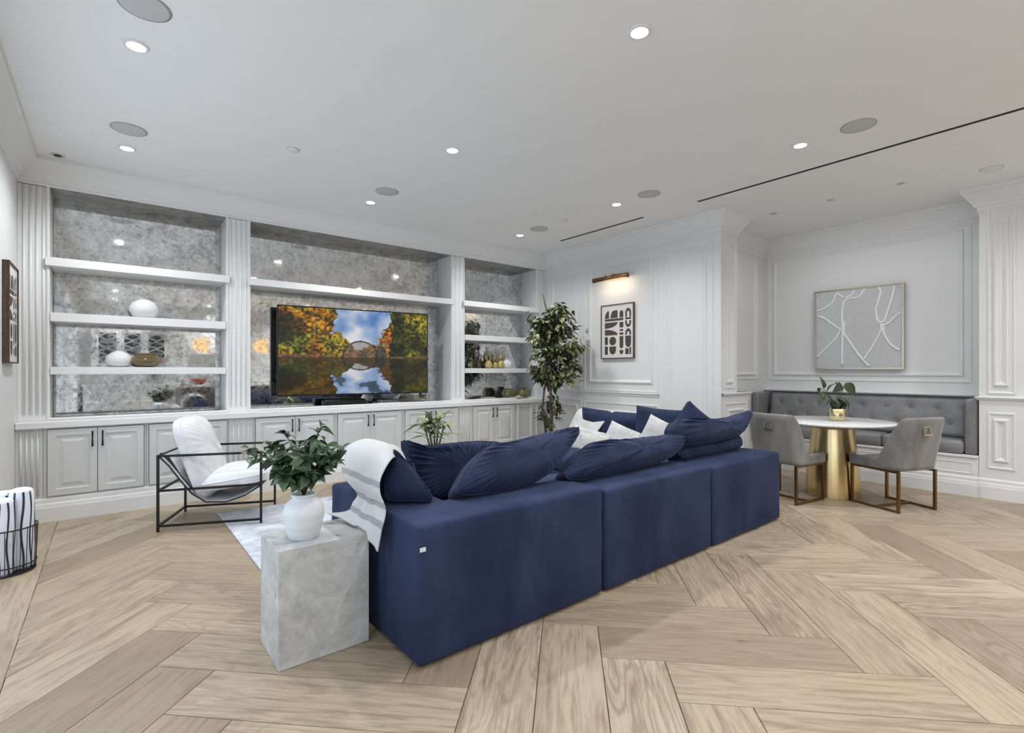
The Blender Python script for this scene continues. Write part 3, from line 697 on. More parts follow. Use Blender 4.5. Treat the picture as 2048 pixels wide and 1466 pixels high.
def pillow(name, label, m_, P0, outline, yaw=0.0, lean=0.0, g=0.10, t=0.10, ruche=0.015, seed=1.0, group=None, cat='cushion', parent=None, waves=46):
    """Plump boxed cushion with a free outline (local x, z); y runs backwards. Body with gusset and two piped seams."""
    n = len(outline); dense = []
    for i in range(n):
        p = [outline[(i + j) % n] for j in (-1, 0, 1, 2)]
        for k in range(8):
            f = k / 8; dense.append(tuple(0.5 * ((2 * p[1][c]) + (-p[0][c] + p[2][c]) * f + (2 * p[0][c] - 5 * p[1][c] + 4 * p[2][c] - p[3][c]) * f * f + (-p[0][c] + 3 * p[1][c] - 3 * p[2][c] + p[3][c]) * f ** 3) for c in range(2)))
    N = 240; cum = [0.0]
    for i in range(len(dense)): a, b_ = dense[i], dense[(i + 1) % len(dense)]; cum.append(cum[-1] + math.hypot(b_[0] - a[0], b_[1] - a[1]))
    pts = []; j = 0
    for k in range(N):
        L_ = cum[-1] * k / N
        while cum[j + 1] < L_: j += 1
        f = (L_ - cum[j]) / max(1e-9, cum[j + 1] - cum[j]); a, b_ = dense[j], dense[(j + 1) % len(dense)]
        pts.append((a[0] + (b_[0] - a[0]) * f, a[1] + (b_[1] - a[1]) * f))
    cx = (min(p[0] for p in pts) + max(p[0] for p in pts)) / 2; cz = (min(p[1] for p in pts) + max(p[1] for p in pts)) / 2
    hz = max(p[1] for p in pts) - cz
    o = thing(name, label, cat, P0, 0, group) if parent is None else bpy.data.objects.new(name, None)
    if parent is not None: C.objects.link(o); o.parent = parent; o.location = P0
    o.rotation_mode = 'QUATERNION'; o.rotation_quaternion = (Matrix.Rotation(yaw, 3, 'Z') @ Matrix.Rotation(-lean, 3, 'X')).to_quaternion()
    rr = [1.0, 0.975, 0.94, 0.89, 0.83, 0.76, 0.68, 0.58, 0.47, 0.35, 0.22, 0.10]
    def surf(sgn, y0, th):
        out = []
        for r in rr:
            row = []
            for k, (x, z) in enumerate(pts):
                e = max(0, (z - cz) / hz)
                a = 2 * PI * k / N
                w = ruche * (0.25 + 0.9 * e) * (math.sin(waves * a + 2.2 * math.sin(7 * a + seed)) + 0.5 * math.sin(waves * 1.7 * a + seed)) * math.exp(-((r - 0.84) / 0.13) ** 2) * min(1, (1 - r) * 25)
                y = y0 + sgn * (th * (1 - r ** 2.6) ** 0.62 * (1 + 0.08 * smoothnoise((x * 7, z * 7, r), seed)) + w)
                row.append((cx + (x - cx) * r, y, cz + (z - cz) * r))
            out.append(row)
        return out
    F, Bk = surf(-1, 0.0, t), surf(1, g, t * 0.35)
    mid = [(p[0] + (p[0] - cx) * 0.012, g * 0.5, p[2] + (p[2] - cz) * 0.03 + 0.002 * math.sin(k * 0.9 + seed)) for k, p in enumerate(F[0])]
    obj('front_panel', MB().rings(F[::-1], True, True, False), m_, o, smooth=True, local=True)
    obj('back_panel', MB().rings(Bk, True, False, True), m_, o, smooth=True, local=True)
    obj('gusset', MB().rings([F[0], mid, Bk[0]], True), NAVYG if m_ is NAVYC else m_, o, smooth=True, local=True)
    for row in (F[0], Bk[0]):
        obj('piping', MB().tube(row + [row[0]], 0.005, 6, cap=False), m_, o, smooth=True, local=True)
    return o
def sup(w, h, k=3.2, n=28):
    """Superellipse outline."""
    return [(w / 2 * math.copysign(abs(math.cos(a)) ** (2 / k), math.cos(a)), h / 2 * math.copysign(abs(math.sin(a)) ** (2 / k), math.sin(a))) for a in [2 * PI * i / n for i in range(n)]]

# ================================================================== SOFA
def sofa_module(label, x0, x1, y0, y1, zt, backs):
    t = thing('sofa_module', label, 'sofa', ((x0 + x1) / 2, (y0 + y1) / 2, 0), group='navy velvet modular sofa sections')
    sd = x0 * 3.3
    B = 0.33
    obj('base', softbox(x0 + (B - .02 if 'l' in backs else 0.004), x1 - (B - .02 if 'r' in backs else 0.004), y0 + (B - .02 if 'f' in backs else 0), y1, 0.015, 0.30, 0.03, 0.12), NAVY, t, smooth=True)
    if 'f' in backs: obj('backrest', softbox(x0, x1, y0, y0 + B, 0.012, zt, 0.022, 0.045, 0.010, 0.0045, sd), NAVY, t, smooth=True)
    if 'l' in backs: obj('armrest', softbox(x0 + 0.001, x0 + B, y0 + (B - 0.08 if 'f' in backs else 0), y1, 0.012, zt - 0.001, 0.022, 0.045, 0.010, 0.0045, sd), NAVY, t, smooth=True)
    if 'r' in backs: obj('armrest', softbox(x1 - B, x1 - 0.001, y0 + (B - 0.08 if 'f' in backs else 0), y1, 0.012, zt - 0.001, 0.022, 0.045, 0.010, 0.0045, sd), NAVY, t, smooth=True)
    xa, xb, ya = x0 + (B if 'l' in backs else 0.01), x1 - (B if 'r' in backs else 0.01), y0 + (B if 'f' in backs else 0.01)
    obj('seat_cushion', softbox(xa + 0.004, xb - 0.004, ya + 0.004, y1 - 0.004, 0.302, 0.45, 0.05, 0.10, 0.02, 0.004, sd + 4), NAVY, t, smooth=True)
    for fx in (x0 + 0.08, x1 - 0.08):
        for fy in (y0 + 0.08, y1 - 0.08):
            obj('foot', MB().lathe([(0.02, 0.0), (0.022, 0.02)], (fx, fy, 0), 12), BLACKP, t)
    return t
mod1 = sofa_module('navy velvet corner sofa section nearest the stone side table', 1.022, 2.198, 1.90, 2.97, 0.615, 'fl')
sofa_module('navy velvet sofa section in the middle of the long back', 2.222, 3.372, 1.90, 2.97, 0.592, 'f')
sofa_module('navy velvet corner sofa section nearest the dining chairs', 3.396, 4.487, 1.90, 2.97, 0.582, 'fr')
sofa_module('navy velvet sofa section at the far right with white throw', 3.40, 4.487, 2.985, 4.10, 0.58, 'r')
obj('care_label', MB().box(0.985, 1.012, 1.8855, 1.8885, 0.512, 0.530).box(0.985, 1.012, 1.888, 1.889, 0.512, 0.53), mat('label_white', (0.7, 0.7, 0.75), 0.6), mod1).location = (0.038, 0.0, 0)
R = math.radians
GC = 'navy velvet sofa cushions'
pillow('back_cushion', 'large navy cushion leaning over the left sofa section', NAVYC, (1.775, 2.14, 0.662), [(-0.394, 0.019), (-0.376, -0.012), (-0.214, -0.03), (-0.004, -0.025), (0.244, 0.024), (0.526, 0.187), (0.618, 0.265), (0.55, 0.285), (0.278, 0.261), (-0.0, 0.232), (-0.131, 0.222), (-0.255, 0.156), (-0.344, 0.077)], R(0), R(30), 0.1, 0.11, seed=1.3, group=GC)
pillow('back_cushion', 'large navy cushion leaning over the middle sofa section', NAVYC, (2.75, 2.12, 0.63), [(-0.626, 0.019), (-0.543, -0.012), (-0.343, -0.022), (-0.101, -0.02), (0.19, -0.012), (0.483, 0.023), (0.718, 0.102), (0.804, 0.156), (0.716, 0.185), (0.271, 0.186), (-0.059, 0.193), (-0.279, 0.204), (-0.42, 0.161), (-0.553, 0.079)], R(0), R(30), 0.1, 0.11, seed=2.1, group=GC)
pillow('back_cushion', 'navy cushion with pointed corner at the right sofa end', NAVYC, (3.8, 2.15, 0.745), [(-0.399, 0.135), (-0.294, 0.163), (0.021, 0.138), (0.387, 0.14), (0.763, 0.176), (0.754, 0.124), (0.515, -0.007), (0.225, -0.043), (-0.233, -0.041), (-0.411, -0.012), (-0.46, 0.069)], R(0), R(20), 0.1, 0.11, seed=3.7, group=GC)
pillow('back_cushion', 'slumped navy cushion under the pointed one at the right end', NAVYC, (3.75, 2.17, 0.605), [(-0.288, 0.0), (-0.35, 0.05), (-0.228, 0.1), (0.182, 0.085), (0.6, 0.102), (0.6, 0.01), (0.288, -0.005), (-0.027, -0.01)], R(0), R(20), 0.12, 0.05, seed=4.2, group=GC)
pillow('back_cushion', 'navy cushion on edge beside the white throw', NAVYC, (1.2, 2.24, 0.645), [(-0.15, 0.161), (-0.157, 0.086), (-0.141, 0.004), (-0.031, -0.01), (0.071, -0.012), (0.02, 0.089), (-0.047, 0.182), (-0.108, 0.251), (-0.14, 0.218)], R(-25), R(28), 0.13, 0.05, seed=5.5, group=GC)
pillow('back_cushion', 'dark navy cushion standing behind the front left cushion', NAVYC, (1.85, 2.72, 0.5), [(-0.429, 0.348), (-0.425, 0.28), (-0.396, 0.156), (-0.338, 0.0), (0.169, -0.03), (0.273, 0.112), (0.315, 0.229), (0.273, 0.278), (0.106, 0.305), (-0.13, 0.311), (-0.312, 0.313), (-0.418, 0.353)], R(0), R(10), 0.08, 0.06, seed=6.1, group=GC)
cushion('back_cushion', 'low navy cushion hidden under the white throw', NAVYC, (1.20, 2.62, 0.70), 0.42, 0.22, 0.22, yaw=R(-90), lean=R(-12), g=0.06, seed=7.1, group=GC, ruche=0.002)
cushion('back_cushion', 'navy back cushion against the far right arm', NAVYC, (4.24, 3.50, 0.665), 0.86, 0.36, 0.20, yaw=R(-82), lean=R(-10), roll=R(2), g=0.06, seed=8.3, group=GC)
cushion('back_cushion', 'navy cushion with raised corner behind the white pillows', NAVYC, (4.20, 2.88, 0.70), 0.52, 0.42, 0.18, yaw=R(-60), lean=R(-15), roll=R(4), g=0.06, seed=9.4, group=GC)
cushion('back_cushion', 'navy cushion poking up behind the pointed cushion', NAVYC, (4.22, 2.56, 0.74), 0.36, 0.36, 0.16, yaw=R(-35), lean=R(-12), roll=R(40), g=0.05, seed=10.6, group=GC)
GW = 'white scatter pillows on the sofa'
cushion('scatter_pillow', 'white pillow leaning nearest the raised navy corner', CREAM, (4.00, 2.74, 0.625), 0.42, 0.38, 0.13, yaw=R(-60), lean=R(-22), roll=R(24), g=0.012, seed=11.2, group=GW, piping=False)
cushion('scatter_pillow', 'white pillow in the middle of the right sofa seat', CREAM, (3.92, 3.12, 0.565), 0.44, 0.34, 0.13, yaw=R(-66), lean=R(-26), roll=R(20), g=0.012, seed=12.8, group=GW, piping=False)
cushion('scatter_pillow', 'white pillow below the throw on the right arm', CREAM, (3.93, 3.62, 0.525), 0.44, 0.30, 0.13, yaw=R(-75), lean=R(-28), roll=R(10), g=0.012, seed=13.3, group=GW, piping=False)
cushion('scatter_pillow', 'small white pillow showing above the front left cushion', CREAM, (3.28, 2.92, 0.585), 0.30, 0.30, 0.13, yaw=R(-20), lean=R(-18), roll=R(8), g=0.012, seed=14.9, group=GW, piping=False)

# throws
def cloth(name, label, rows, m_, nu=60, nv=40, fold=0.008, seed=0.0, cat='throw', fn=None):
    """rows: (x, z, y_near, y_far) down the length; smooth interpolation; attribute cv carries (across, along)."""
    n = len(rows) - 1
    def cr(a, t):
        i = min(int(t * n), n - 1); f = t * n - i
        p = [rows[max(0, min(n, i + k))][a] for k in (-1, 0, 1, 2)]
        return 0.5 * ((2 * p[1]) + (-p[0] + p[2]) * f + (2 * p[0] - 5 * p[1] + 4 * p[2] - p[3]) * f * f + (-p[0] + 3 * p[1] - 3 * p[2] + p[3]) * f ** 3)
    pts = []; cv = []
    for i in range(nu + 1):
        for j in range(nv + 1):
            t, s = i / nu, j / nv
            x, z, a, b_ = (cr(k, t) for k in range(4))
            y = a + (b_ - a) * s
            d = fold * math.sin(s * 9 + seed + 1.5 * math.sin(t * 5)) * (0.3 + t)
            p = Vector((x - abs(d) * 0.8, y, z + d * 0.4))
            if fn: p = fn(p, s, t)
            pts.append(p); cv.append((s, t, 0))
    m = MB()
    for p in pts: m.v.append(tuple(p))
    for i in range(nu):
        for j in range(nv):
            a = i * (nv + 1) + j; m.f.append((a, a + nv + 1, a + nv + 2, a + 1))
    o = obj(name, m, m_, smooth=True)
    at = o.data.attributes.new('cv', 'FLOAT_VECTOR', 'POINT'); at.data.foreach_set('vector', [c for v in cv for c in v])
    sd = o.modifiers.new('solid', 'SOLIDIFY'); sd.thickness = 0.008; sd.offset = 1
    return tag(o, label, cat)
THROW = stripes('white_throw', (0.60, 0.605, 0.61), (0.30, 0.30, 0.30), 1, [(0.50, 0.022), (0.66, 0.028), (0.83, 0.03)], 0.004, attr='cv')
rows = [(1.27, .80, 2.46, 2.80), (1.22, .86, 2.42, 2.81), (1.14, .885, 2.36, 2.80), (1.045, .865, 2.23, 2.75), (.985, .79, 2.18, 2.67), (.972, .72, 2.16, 2.58), (.990, .655, 2.15, 2.47),
        (.982, .60, 2.14, 2.50), (.968, .55, 2.14, 2.52), (.955, .525, 2.14, 2.60)]
def hem(p, s, t):
    if t < 0.5: p.z -= 0.09 * max(0, 1 - s / 0.22) ** 1.5 * (1 - t / 0.5) + 0.04 * max(0, (s - 0.85) / 0.15) ** 2 * (1 - t / 0.5)
    k = max(0, (t - 0.86) / 0.14)
    p.x -= 0.07 * k * s * s; p.z += 0.012 * k * s - 0.060 * k * max(0, 1 - s * 1.7)
    if p.z < 0.523 and p.x < 0.966 and p.y > 2.255: p.z = 0.523
    return p
cloth('throw_blanket', 'white throw with grey bands hanging over the left sofa arm', rows, THROW, seed=0.7, fn=hem)
rows = [(3.98, .50, 3.62, 4.0), (4.10, .70, 3.55, 4.0), (4.22, .83, 3.5, 4.0), (4.34, .80, 3.48, 4.0), (4.44, .66, 3.48, 4.0), (4.50, .50, 3.5, 4.0), (4.51, .35, 3.5, 4.0)]
cloth('throw_blanket', 'plain white throw over the far right sofa arm', rows, CREAM, seed=2.2)

# ================================================================== SIDE TABLE AND ITS PLANT
tag(obj('side_table', MB().box(0.560, 0.962, 2.272, 2.585, 0.0, 0.513), TRAV, bevel=0.004), 'grey travertine block side table at the sofa end', 'side table')
tv = thing('plant_vase', 'leafy green plant in a white ceramic jar on the stone table', 'potted plant', (0.702, 2.40, 0.513))
vx, vy, vz = 0.702, 2.40, 0.513
obj('jar', MB().lathe([(0.062, 0.0), (0.066, 0.004), (0.078, 0.05), (0.088, 0.10), (0.0885, 0.125), (0.080, 0.155), (0.062, 0.172), (0.051, 0.179), (0.050, 0.188), (0.055, 0.192), (0.056, 0.199), (0.051, 0.203), (0.045, 0.199), (0.043, 0.18)], (vx, vy, vz), 48, True, False), CERAM, tv, smooth=True)
obj('soil', MB().lathe([(0.044, 0.182), (0.002, 0.186)], (vx, vy, vz), 20, False, True), SOIL, tv)

def leaf_mesh(name, L, wd, droop, fold, m_, nseg=5, heart=False):
    m = MB()
    for i in range(nseg + 1):
        t = i / nseg
        wv = wd / 2 * (math.sin(PI * t ** (0.62 if heart else 0.8)) ** 0.85 if 0 < t < 1 else (0.12 if (heart and t == 0) else 0.03))
        z = -droop * L * t * t
        x = L * (t - 0.15 * droop * t * t)
        for s in (-1, 0, 1): m.v.append((x, s * wv, z + abs(s) * fold * wv))
    for i in range(nseg):
        for j in range(2):
            a = i * 3 + j; m.f.append((a, a + 3, a + 4, a + 1))
    me = bpy.data.meshes.new(name); me.from_pydata(m.v, [], m.f); me.update(); me.materials.append(m_)
    me.polygons.foreach_set('use_smooth', [True] * len(me.polygons)); return me
def put_leaf(me, parent, p, az, el, rollv=0.0, s=1.0):
    o = bpy.data.objects.new('leaf', me); C.objects.link(o); o.parent = parent; o.location = Vector(p) - base_of(parent)
    o.rotation_mode = 'QUATERNION'
    o.rotation_quaternion = (Matrix.Rotation(az, 3, 'Z') @ Matrix.Rotation(-el, 3, 'Y') @ Matrix.Rotation(rollv, 3, 'X')).to_quaternion()
    o.scale = (s, s, s); return o
rnd = random.Random(5)
lm = [leaf_mesh('pothos_leaf', 0.062, 0.040, 0.35, 0.35, LEAF2, 5, True), leaf_mesh('pothos_leaf', 0.055, 0.036, 0.6, 0.25, LEAF2, 5, True), leaf_mesh('pothos_leaf', 0.070, 0.044, 0.2, 0.45, LEAF2, 5, True)]
fw, rt = Vector((0.6274, 0.7787, 0)), Vector((0.7787, -0.6274, 0))
tips = [(-0.25, 0.0, 0.915), (-0.20, 0.05, 0.86), (-0.16, -0.04, 0.955), (-0.12, 0.06, 0.99), (-0.07, -0.05, 0.93), (0.085, 0.0, 1.035), (0.05, 0.05, 0.98), (0.11, -0.05, 0.95), (0.15, 0.03, 0.93), (0.185, -0.02, 0.915), (0.13, 0.06, 0.87), (-0.11, -0.08, 0.84), (0.02, -0.09, 0.90), (-0.02, 0.08, 0.95), (0.06, -0.10, 0.83), (-0.22, -0.03, 0.885), (-0.05, -0.11, 0.80), (0.16, 0.0, 0.86)]
nleaf = 0
for a, d_, zt in tips:
    root = Vector((vx, vy, vz + 0.19)); tip = Vector((vx, vy, 0)) + rt * a + fw * d_; tip.z = zt
    mid = root.lerp(tip, 0.5) + Vector((0, 0, 0.05)) - rt * a * 0.18
    pts = [(root * (1 - t) ** 2 + mid * 2 * t * (1 - t) + tip * t * t) for t in [k / 8 for k in range(9)]]
    obj('stem', MB().tube(pts, [0.0032] * 5 + [0.002] * 4, 5), GREENST, tv, smooth=True)
    for k in range(16):
        t = 0.32 + 0.68 * k / 15
        p = root * (1 - t) ** 2 + mid * 2 * t * (1 - t) + tip * t * t
        put_leaf(rnd.choice(lm), tv, p, rnd.uniform(0, 2 * PI), rnd.uniform(-0.5, 0.7), rnd.uniform(-0.7, 0.7), rnd.uniform(0.8, 1.25)); nleaf += 1

# ================================================================== RUG, LOUNGE CHAIR, COFFEE TABLE, BASKET
tag(obj('rug', softbox(0.755, 3.35, 3.0, 5.09, 0.0, 0.012, 0.005, 0.4), RUG, smooth=True), 'pale grey-blue mottled rug under the sofa', 'rug')

CA = R(-23.5)
lc = thing('lounge_chair', 'white cushioned lounge chair with thin black iron frame', 'armchair', (0.305, 4.851, 0), CA)
Lx, Ly = 0.745, 0.60
bar = 0.0085
def fbar(nm, p, q): obj(nm, MB().tube([p, q], bar, square=True), BLACK, lc, local=True)
for x in (0, Lx):
    for y in (0, Ly): fbar('leg', (x, y, 0.012 if x > 0.1 else 0.0), (x, y, 0.60))
for y in (0, Ly):
    fbar('arm_bar', (-bar, y, 0.60), (Lx + bar, y, 0.60)); fbar('foot_rail', (0, y, 0.045), (Lx, y, 0.045)); fbar('seat_rail', (0, y, 0.325), (Lx, y, 0.335))
fbar('back_rail', (0, 0, 0.325), (0, Ly, 0.325)); fbar('back_foot_rail', (0, 0, 0.045), (0, Ly, 0.045)); fbar('front_rail', (Lx, 0, 0.335), (Lx, Ly, 0.335)); fbar('back_top_rail', (0, 0, 0.60), (0, Ly, 0.60))
LEATH = mat('black_leather', (0.012, 0.011, 0.011), 0.5)
m = MB()
path = [(0.0, 0.60), (0.07, 0.52), (0.15, 0.40), (0.23, 0.29), (0.33, 0.215), (0.48, 0.205), (0.62, 0.25), (Lx, 0.33)]
for k in range(len(path) - 1):
    (xa, za), (xb, zb) = path[k], path[k + 1]
    o = len(m.v)
    for x, z in ((xa, za), (xb, zb)):
        for y in (0.02, Ly - 0.02): m.v.append((x, y, z))
    m.f.append((o, o + 1, o + 3, o + 2))
for ys in (0.02, Ly - 0.02): obj('sling_edge', MB().tube([(x, ys, z - 0.004) for x, z in path], 0.007, 6), LEATH, lc, local=True, smooth=True)
sl = obj('sling', m, LINEN, lc, local=True); q = sl.modifiers.new('s', 'SOLIDIFY'); q.thickness = 0.006
for ys in (0.06, Ly - 0.06):
    m = MB().tube([(-0.005, ys, 0.612), (0.05, ys, 0.575), (0.13, ys, 0.43), (0.21, ys, 0.32)], 0.011, 6)
    obj('strap', m, LEATH, lc, local=True, smooth=True)
pillow('back_cushion', '', LINEN, (0.225, Ly / 2, 0.555), sup(0.565, 0.69, 4.5), R(90), R(18), 0.05, 0.13, ruche=0.004, seed=3.0, parent=lc)
pillow('seat_cushion', '', LINEN, (0.50, Ly / 2, 0.375), sup(0.57, 0.60, 5.0), R(90), R(98), 0.05, 0.10, ruche=0.004, seed=4.0, parent=lc)

ct = thing('coffee_table', 'low round stone table inside the sofa under the pale green plant', 'coffee table', (2.30, 3.95, 0.012))
obj('top', MB().lathe([(0.40, 0.36), (0.43, 0.365), (0.43, 0.395), (0.425, 0.40), (0.002, 0.40)], (2.30, 3.95, 0.012), 48), MARB, ct, smooth=False)
obj('base', MB().lathe([(0.26, 0.0), (0.24, 0.36)], (2.30, 3.95, 0.012), 40), MARB, ct, smooth=False)
dp = thing('dracaena_plant', 'striped pale green plant showing behind the front left cushions', 'potted plant', (2.28, 3.94, 0.412))
obj('pot', MB().lathe([(0.07, 0), (0.095, 0.05), (0.10, 0.16), (0.095, 0.20), (0.085, 0.20), (0.082, 0.17)], (2.28, 3.94, 0.412), 32, True, False), CERAM, dp, smooth=True)
obj('soil', MB().lathe([(0.083, 0.175), (0.002, 0.18)], (2.28, 3.94, 0.412), 20, False, True), SOIL, dp)
m = MB()
for k in range(5): m.tube([(2.28 + 0.02 * k - 0.04, 3.94, 0.58), (2.28 + 0.05 * k - 0.10, 3.94 + 0.02 * (k % 2), 0.78)], [0.009, 0.006], 6)
obj('stem', m, GREENST, dp)
lm = [leaf_mesh('dracaena_leaf', 0.24, 0.055, 0.75, 0.3, LEAF3, 7), leaf_mesh('dracaena_leaf', 0.20, 0.05, 0.45, 0.3, LEAF3, 7)]
for k in range(46):
    c = Vector((2.28 + rnd.uniform(-0.11, 0.11), 3.94 + rnd.uniform(-0.06, 0.06), rnd.uniform(0.66, 0.86)))
    put_leaf(rnd.choice(lm), dp, c, k * 2.4, rnd.uniform(0.15, 1.2), rnd.uniform(-0.4, 0.4), rnd.uniform(0.7, 1.0))

bk = thing('wire_basket', 'black wire basket by the left wall holding rolled towels', 'basket', (-0.515, 4.50, 0))
bx, by, br = -0.515, 4.50, 0.155
m = MB()
def circ(r, z, n=40): return [(bx + r * math.cos(2 * PI * k / n), by + r * math.sin(2 * PI * k / n), z) for k in range(n + 1)]
obj('rim', MB().tube(circ(br, 0.285), 0.0045, 6, False), BLACK, bk, smooth=True)
obj('hoop', MB().tube(circ(br * 0.97, 0.055), 0.004, 6, False), BLACK, bk, smooth=True)
obj('base_ring', MB().tube(circ(br * 0.93, 0.005), 0.005, 6, False).lathe([(br * 0.93, 0.002), (br * 0.93, 0.006)], (bx, by, 0), 30), BLACK, bk)
for k in range(26):
    a = 2 * PI * k / 26
    obj('wire', MB().tube([(bx + br * 0.93 * math.cos(a), by + br * 0.93 * math.sin(a), 0.005), (bx + br * math.cos(a), by + br * math.sin(a), 0.285)], 0.0022, 5), BLACK, bk)
TOWEL = mat('striped_towel', (0.74, 0.76, 0.84), 0.95)
TSTR = mat('towel_stripe', (0.03, 0.035, 0.06), 0.95)
tl = ['rolled striped towel at the right of the wire basket', 'rolled striped towel at the front of the wire basket', 'rolled striped towel at the back of the wire basket', 'rolled striped towel at the left of the wire basket']
for k, (dx, dy, hz) in enumerate([(0.075, 0.02, 0.52), (-0.005, -0.072, 0.48), (-0.01, 0.078, 0.50), (-0.075, 0.0, 0.46)]):
    cx, cy = bx + dx, by + dy; rr = 0.062
    t = thing('rolled_towel', tl[k], 'towel', (cx, cy, 0.006), group='striped towels in the basket')
    prof = [(rr * 0.93, 0.006), (rr, 0.03), (rr * 1.0, hz * 0.5), (rr * 0.98, hz - 0.03), (rr * 0.85, hz - 0.008), (rr * 0.5, hz), (0.004, hz - 0.006)]
    m = MB()
    rings = []
    for r_, z in prof:
        rings.append([(cx + r_ * (1 + 0.035 * math.sin(5 * a + k + z * 6)) * math.cos(a), cy + r_ * (1 + 0.035 * math.sin(5 * a + k + z * 6)) * math.sin(a), z) for a in [2 * PI * q / 28 for q in range(28)]])
    obj('roll', m.rings(rings, True, True, True), TOWEL, t, smooth=True)
    for q in range(9):
        a = 2 * PI * q / 9 + 0.4 * k
        m = MB()
        for z in [0.01 + (hz - 0.03) * i / 14 for i in range(15)]:
            aa = a + 0.10 * math.sin(z * 16 + k + q)
            R0 = rr * 1.012 * (1 + 0.035 * math.sin(5 * aa + k + z * 6)) * (0.965 if z > hz - 0.05 else 1)
            for d in (-0.085, 0.0, 0.085): m.v.append((cx + R0 * math.cos(aa + d), cy + R0 * math.sin(aa + d), z))
        for i in range(14):
            for j in range(2): o = i * 3 + j; m.f.append((o, o + 3, o + 4, o + 1))
        obj('stripe', m, TSTR, t, smooth=True)

# ================================================================== DINING CORNER
TC = (5.825, 1.95)
dt = thing('dining_table', 'round white marble dining table on a tapered brass pedestal', 'table', (*TC, 0))
obj('top', MB().lathe([(0.50, 0.738), (0.535, 0.742), (0.54, 0.75), (0.54, 0.758), (0.532, 0.765), (0.002, 0.765)], (*TC, 0), 72), MARB, dt, smooth=True, angle=1)
obj('pedestal', MB().lathe([(0.248, 0.0), (0.248, 0.004), (0.242, 0.10), (0.232, 0.30), (0.208, 0.50), (0.190, 0.68), (0.186, 0.738)], (*TC, 0), 72), BRUSH, dt, smooth=True)

pp = thing('philodendron_pot', 'dark-leaved plant in a small brass pot on the dining table', 'potted plant', (5.83, 1.91, 0.765))
obj('pot', MB().lathe([(0.058, 0.0), (0.068, 0.012), (0.073, 0.05), (0.073, 0.122), (0.069, 0.126), (0.066, 0.122), (0.066, 0.09)], (5.83, 1.91, 0.765), 40, True, False), POTBR, pp, smooth=True)
obj('soil', MB().lathe([(0.067, 0.10), (0.002, 0.105)], (5.83, 1.91, 0.765), 20, False, True), SOIL, pp)
lm = [leaf_mesh('philodendron_leaf', 0.15, 0.095, 0.30, 0.25, LEAF4, 7, True), leaf_mesh('philodendron_leaf', 0.13, 0.075, 0.8, 0.3, LEAF4, 7, True)]
# (along camera right, height, azimuth relative to camera right, elevation, roll, mesh, scale)
for a, z, az, el, ro, k, s in [(-0.155, 1.10, 60, 75, 60, 0, 0.95), (-0.185, 1.10, 180, -55, 70, 1, 0.8), (-0.15, 1.06, 160, -75, 80, 1, 0.8), (-0.02, 1.15, 190, -18, 20, 0, 1.0), (0.03, 1.14, 215, -30, -70, 0, 0.95),
                              (0.07, 1.15, 330, -50, 70, 0, 1.05), (-0.06, 0.98, 150, -20, 10, 1, 0.9), (-0.05, 0.97, 200, -70, 0, 1, 0.9), (0.02, 0.99, 260, -60, 0, 1, 0.9), (0.05, 0.99, 350, -25, 20, 1, 0.95), (0.05, 0.96, 300, -60, 0, 1, 0.9), (-0.02, 0.97, 240, -50, 0, 1, 0.9), (0.0, 1.0, 280, -10, 0, 0, 0.8)]:
    p = Vector((5.83, 1.91, z)) + rt * a - fw * 0.02
    root = Vector((5.83, 1.91, 0.868))
    mid = root.lerp(p, 0.5) + Vector((0, 0, 0.05))
    obj('stem', MB().tube([root * (1 - t) ** 2 + mid * 2 * t * (1 - t) + p * t * t for t in (0, .2, .4, .6, .8, 1)], 0.0035, 5), GREENST, pp, smooth=True)
    put_leaf(lm[k], pp, p, math.radians(az) - math.radians(38.86), math.radians(el), math.radians(ro), s)

